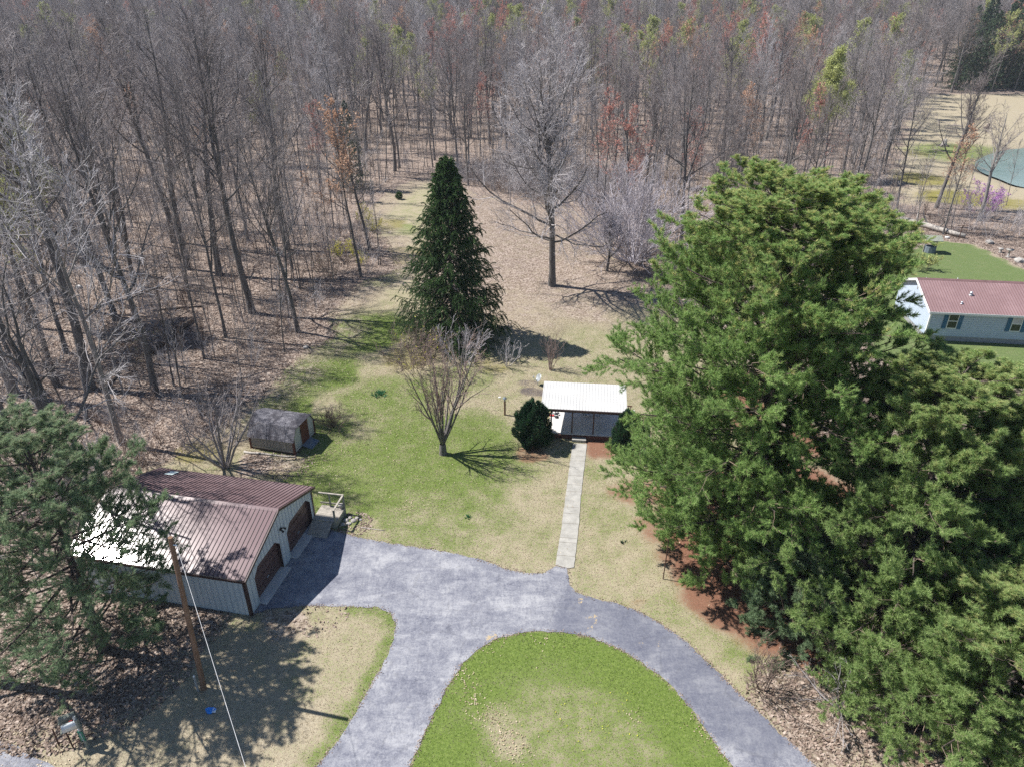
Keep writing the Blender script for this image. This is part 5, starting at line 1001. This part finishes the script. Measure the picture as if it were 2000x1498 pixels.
for px, py, sc_, lab in ((712, 440, .95, 'yellow flowering shrub beside the moss, upper one left of the spruce'), (735, 455, .7, 'small yellow flowering shrub right of the upper yellow one'), (672, 508, .9, 'yellow flowering shrub at the edge of the left wood'), (700, 520, .7, 'small yellow flowering shrub beside the dull green bush')): shr('flowering_shrub', px, py, ys, sc_, lab, 'shrub', px)
gb_ = shrub_mesh('olive_bush', 50, H=2.6, n=18, spread=.9, n2=6, n3=6, tm='twig_brown', r=.015, leaf='bud_green', nleaf=.10, lsize=.05, base=.8)
for px, py, sc_, lab in ((640, 552, 1.0, 'dull olive bush at the edge of the left wood'), (268, 690, .9, 'olive green bush behind the dark straight tree in the left wood'), (285, 722, .6, 'lower olive green bush beside the dark straight tree in the left wood')): shr('leafy_bush', px, py, gb_, sc_, lab, 'bush', px)
sy = yew_mesh('small_yew', 9, 1.0, .5, 'spruce', 350)
shr('evergreen_shrub', 780, 390, sy, 1, 'small green evergreen on the bank left of the spruce tip', 'shrub'); shr('leafy_bush', 1803, 528, shrub_mesh('lime_bush', 52, H=1.4, n=14, spread=.9, n2=5, n3=5, tm='twig_brown', r=.012, leaf='bud_green', nleaf=.8, lsize=.07, base=.5, nb=2), 1.2, 'bright yellow green bush behind the left end of the neighbouring house', 'bush')
def clump(name, px, py, r, n, label, cat, mat='bulb', L=.3):
    rg = np.random.default_rng(px); q = at(px, py); P = np.column_stack([rg.normal(0, r/2, n), rg.normal(0, r/2, n), np.zeros(n)]); V, T, tn = tufts(rg, P, np.column_stack([P[:, :2]*.8/r, np.ones(n)]), 5, L, .05, .4, 0); o = put(name, mesh_np(name, V, T, None, M[mat], dict(tint=tn)), None, (q[0], q[1], 0)); tag(o, label, cat)
clump('daffodil_clump', 740, 770, .42, 60, 'bluish green clump of bulb leaves on the lawn left of the vase shaped tree', 'plant')
clump('grass_tuft', 914, 1010, .14, 12, 'dark green grass tuft in the middle of the lawn above the driveway', 'plant', 'bulb', .18); clump('weed_clump', 1215, 1060, .12, 9, 'dark weed tuft on the dry lawn left of the steel pole', 'plant', 'yew', .2)
# ---- logs, stones, litter
def logm(name, p, q, r, mat, label, cat='log', stubs=3, seed=0):
    rg = np.random.default_rng(seed); p = Vector(p); q = Vector(q); e = empty(name, tuple(p), 0, label, cat); d = q-p; n = 7; pts = [tuple(d*(k/n)+Vector((rg.normal(0, r*.3), rg.normal(0, r*.3), r*.8))) for k in range(n+1)]
    m = MB(); m.tube(pts, [r*(1.1-.5*k/n) for k in range(n+1)], 9); m.build('trunk', mat, e, True)
    for k in range(stubs):
        b = Vector(pts[2+k % 5]); m = MB(); m.tube([tuple(b), tuple(b+Vector((rg.normal(0, 1), rg.normal(0, 1), .9))*r*2.2), tuple(b+Vector((rg.normal(0, 1), rg.normal(0, 1), 1.4))*r*4)], [r*.3, r*.2, r*.08], 5); m.build('branch_stub', mat, e, True)
L0 = lambda px, py: tuple(at(px, py))
logm('fallen_log', L0(1758, 434), L0(1885, 466), .42, M['log'], 'thick grey fallen trunk lying behind the neighbouring lawn', stubs=3)
logm('fallen_log', L0(294, 692), L0(378, 628), .30, M['dlog'], 'dark rotting fallen trunk in the left wood', stubs=4, seed=2)
logm('fallen_log', L0(192, 748), L0(245, 718), .14, M['log'], 'pale thin fallen trunk behind the two thick trees of the left wood', stubs=3, seed=3)
logm('fallen_log', L0(205, 765), L0(235, 728), .12, M['dlog'], 'brown fallen limb beside the pale thin one in the left wood', stubs=2, seed=4)
logm('fallen_log', L0(300, 608), L0(395, 600), .12, M['dlog'], 'thin dark fallen limb above the rotting trunk in the left wood', stubs=2, seed=5)
logm('wooden_beam', L0(476, 884), L0(578, 894), .075, M['log'], 'long pale pole lying on the ground along the barn shed', 'beam', stubs=0, seed=6)
logm('stick', L0(705, 1030), L0(751, 1036), .03, M['log'], 'pale stick on the bare soil right of the deck', 'stick', stubs=1, seed=7)
logm('fallen_log', L0(1000, 345), L0(1035, 352), .16, M['log'], 'short grey log at the far edge of the clearing', stubs=1, seed=8)
def rockm(name, px, py, s, mat, label, cat='stone', z=0, group=None, flat=.6):
    rg = np.random.default_rng(int(px*7+py)); q = at(px, py); bm = bmesh.new(); bmesh.ops.create_icosphere(bm, subdivisions=2, radius=s)
    for v in bm.verts: v.co *= (1+rg.normal(0, .09)); v.co.z *= flat
    me = bpy.data.meshes.new(name); bm.to_mesh(me); bm.free(); me.materials.append(mat); o = put(name, me, None, (q[0], q[1], z+s*flat*.45), rg.uniform(0, 6)); tag(o, label, cat, group)
for px, py, s_ in ((676, 1016, .16), (684, 1011, .13), (690, 1017, .17), (681, 1023, .15), (670, 1024, .14), (697, 1012, .12), (704, 1015, .10)): rockm('stone', px, py, s_, M['rock'], 'rough grey stone in the small pile beside the deck', group='stones piled beside the deck', flat=.5)
rockm('stone', 598, 680, .25, M['rock'], 'pale stone on the edge between lawn and left wood'); rockm('stone', 155, 563, .35, M['slab'], 'pale boulder deep in the left wood')
rockm('stone', 886, 322, .55, M['bench'], 'blue grey boulder just right of the spruce tip'); rockm('stone', 1932, 476, .5, M['rock'], 'grey boulder behind the bird bath'); rockm('stone', 1990, 512, .55, M['rock'], 'low dark stone at the right edge below the bird bath'); rockm('stone', 1850, 466, .3, M['slab'], 'white stone behind the wishing well')
rockm('stone', 976, 776, .12, M['slab'], 'flat white stone left of the short brown post', flat=.3)
q = at(411, 1388); m = MB(); rg = np.random.default_rng(4)
pts = [(.20*math.cos(a)*(1+.3*math.sin(3*a)), .15*math.sin(a)) for a in np.linspace(0, 6.28, 13)[:-1]]
m.prism(pts, lambda x, y, d: (x, y, d*(.6+.8*abs(math.sin(x*20)))), .0, .06); m.poly([(.1, -.12, .065), (.26, -.1, .03), (.24, .08, .05), (.12, .1, .09)], 1)
e = m.build('plastic_bag', [M['blue'], M['white']]); e.location = q; tag(e, 'crumpled bright blue and white litter on the dry grass near the utility pole', 'litter')
for (px, py, s_, lab) in ((1928, 252, .7, 'dark tree stump on the dry field beyond the pond'), (1842, 286, .9, 'broken grey stump on the slope left of the pond')):
    q = at(px, py); e = empty('tree_stump', q, 0, lab, 'stump'); q_ = float(terr(q[0], q[1])); e.location.z = q_; m = MB(); m.tube([(0, 0, -.1), (0, 0, .3), (.1, 0, 1.1*s_), (.15, 0, 1.6*s_)], [1.0*s_, .6*s_, .5*s_, .25*s_], 9); m.build('bole', M['dlog'] if s_ < .8 else M['log'], e, True)
    for k in range(5): m = MB(); a = k*1.3; m.tube([(0, 0, .15), (math.cos(a)*.8*s_, math.sin(a)*.8*s_, .15), (math.cos(a)*1.5*s_, math.sin(a)*1.5*s_, -.02)], [.3*s_, .18*s_, .05], 6); m.build('root', M['dlog'], e, True)

# ================================================================== HAZE
hb = MB().box(-560, 560, -90, 640, -3, 62); hm = bpy.data.materials.new('pale_air'); hm.use_nodes = True; hn = hm.node_tree; hn.nodes.remove(hn.nodes['Principled BSDF'])
pv = hn.nodes.new('ShaderNodeVolumePrincipled'); pv.inputs['Color'].default_value = (.82, .88, 1, 1); pv.inputs['Density'].default_value = .0002; pv.inputs['Anisotropy'].default_value = .2
hn.links.new(pv.outputs[0], hn.nodes['Material Output'].inputs['Volume']); tag(hb.build('haze', hm), 'thin pale blue haze over the far wood', kind='stuff')
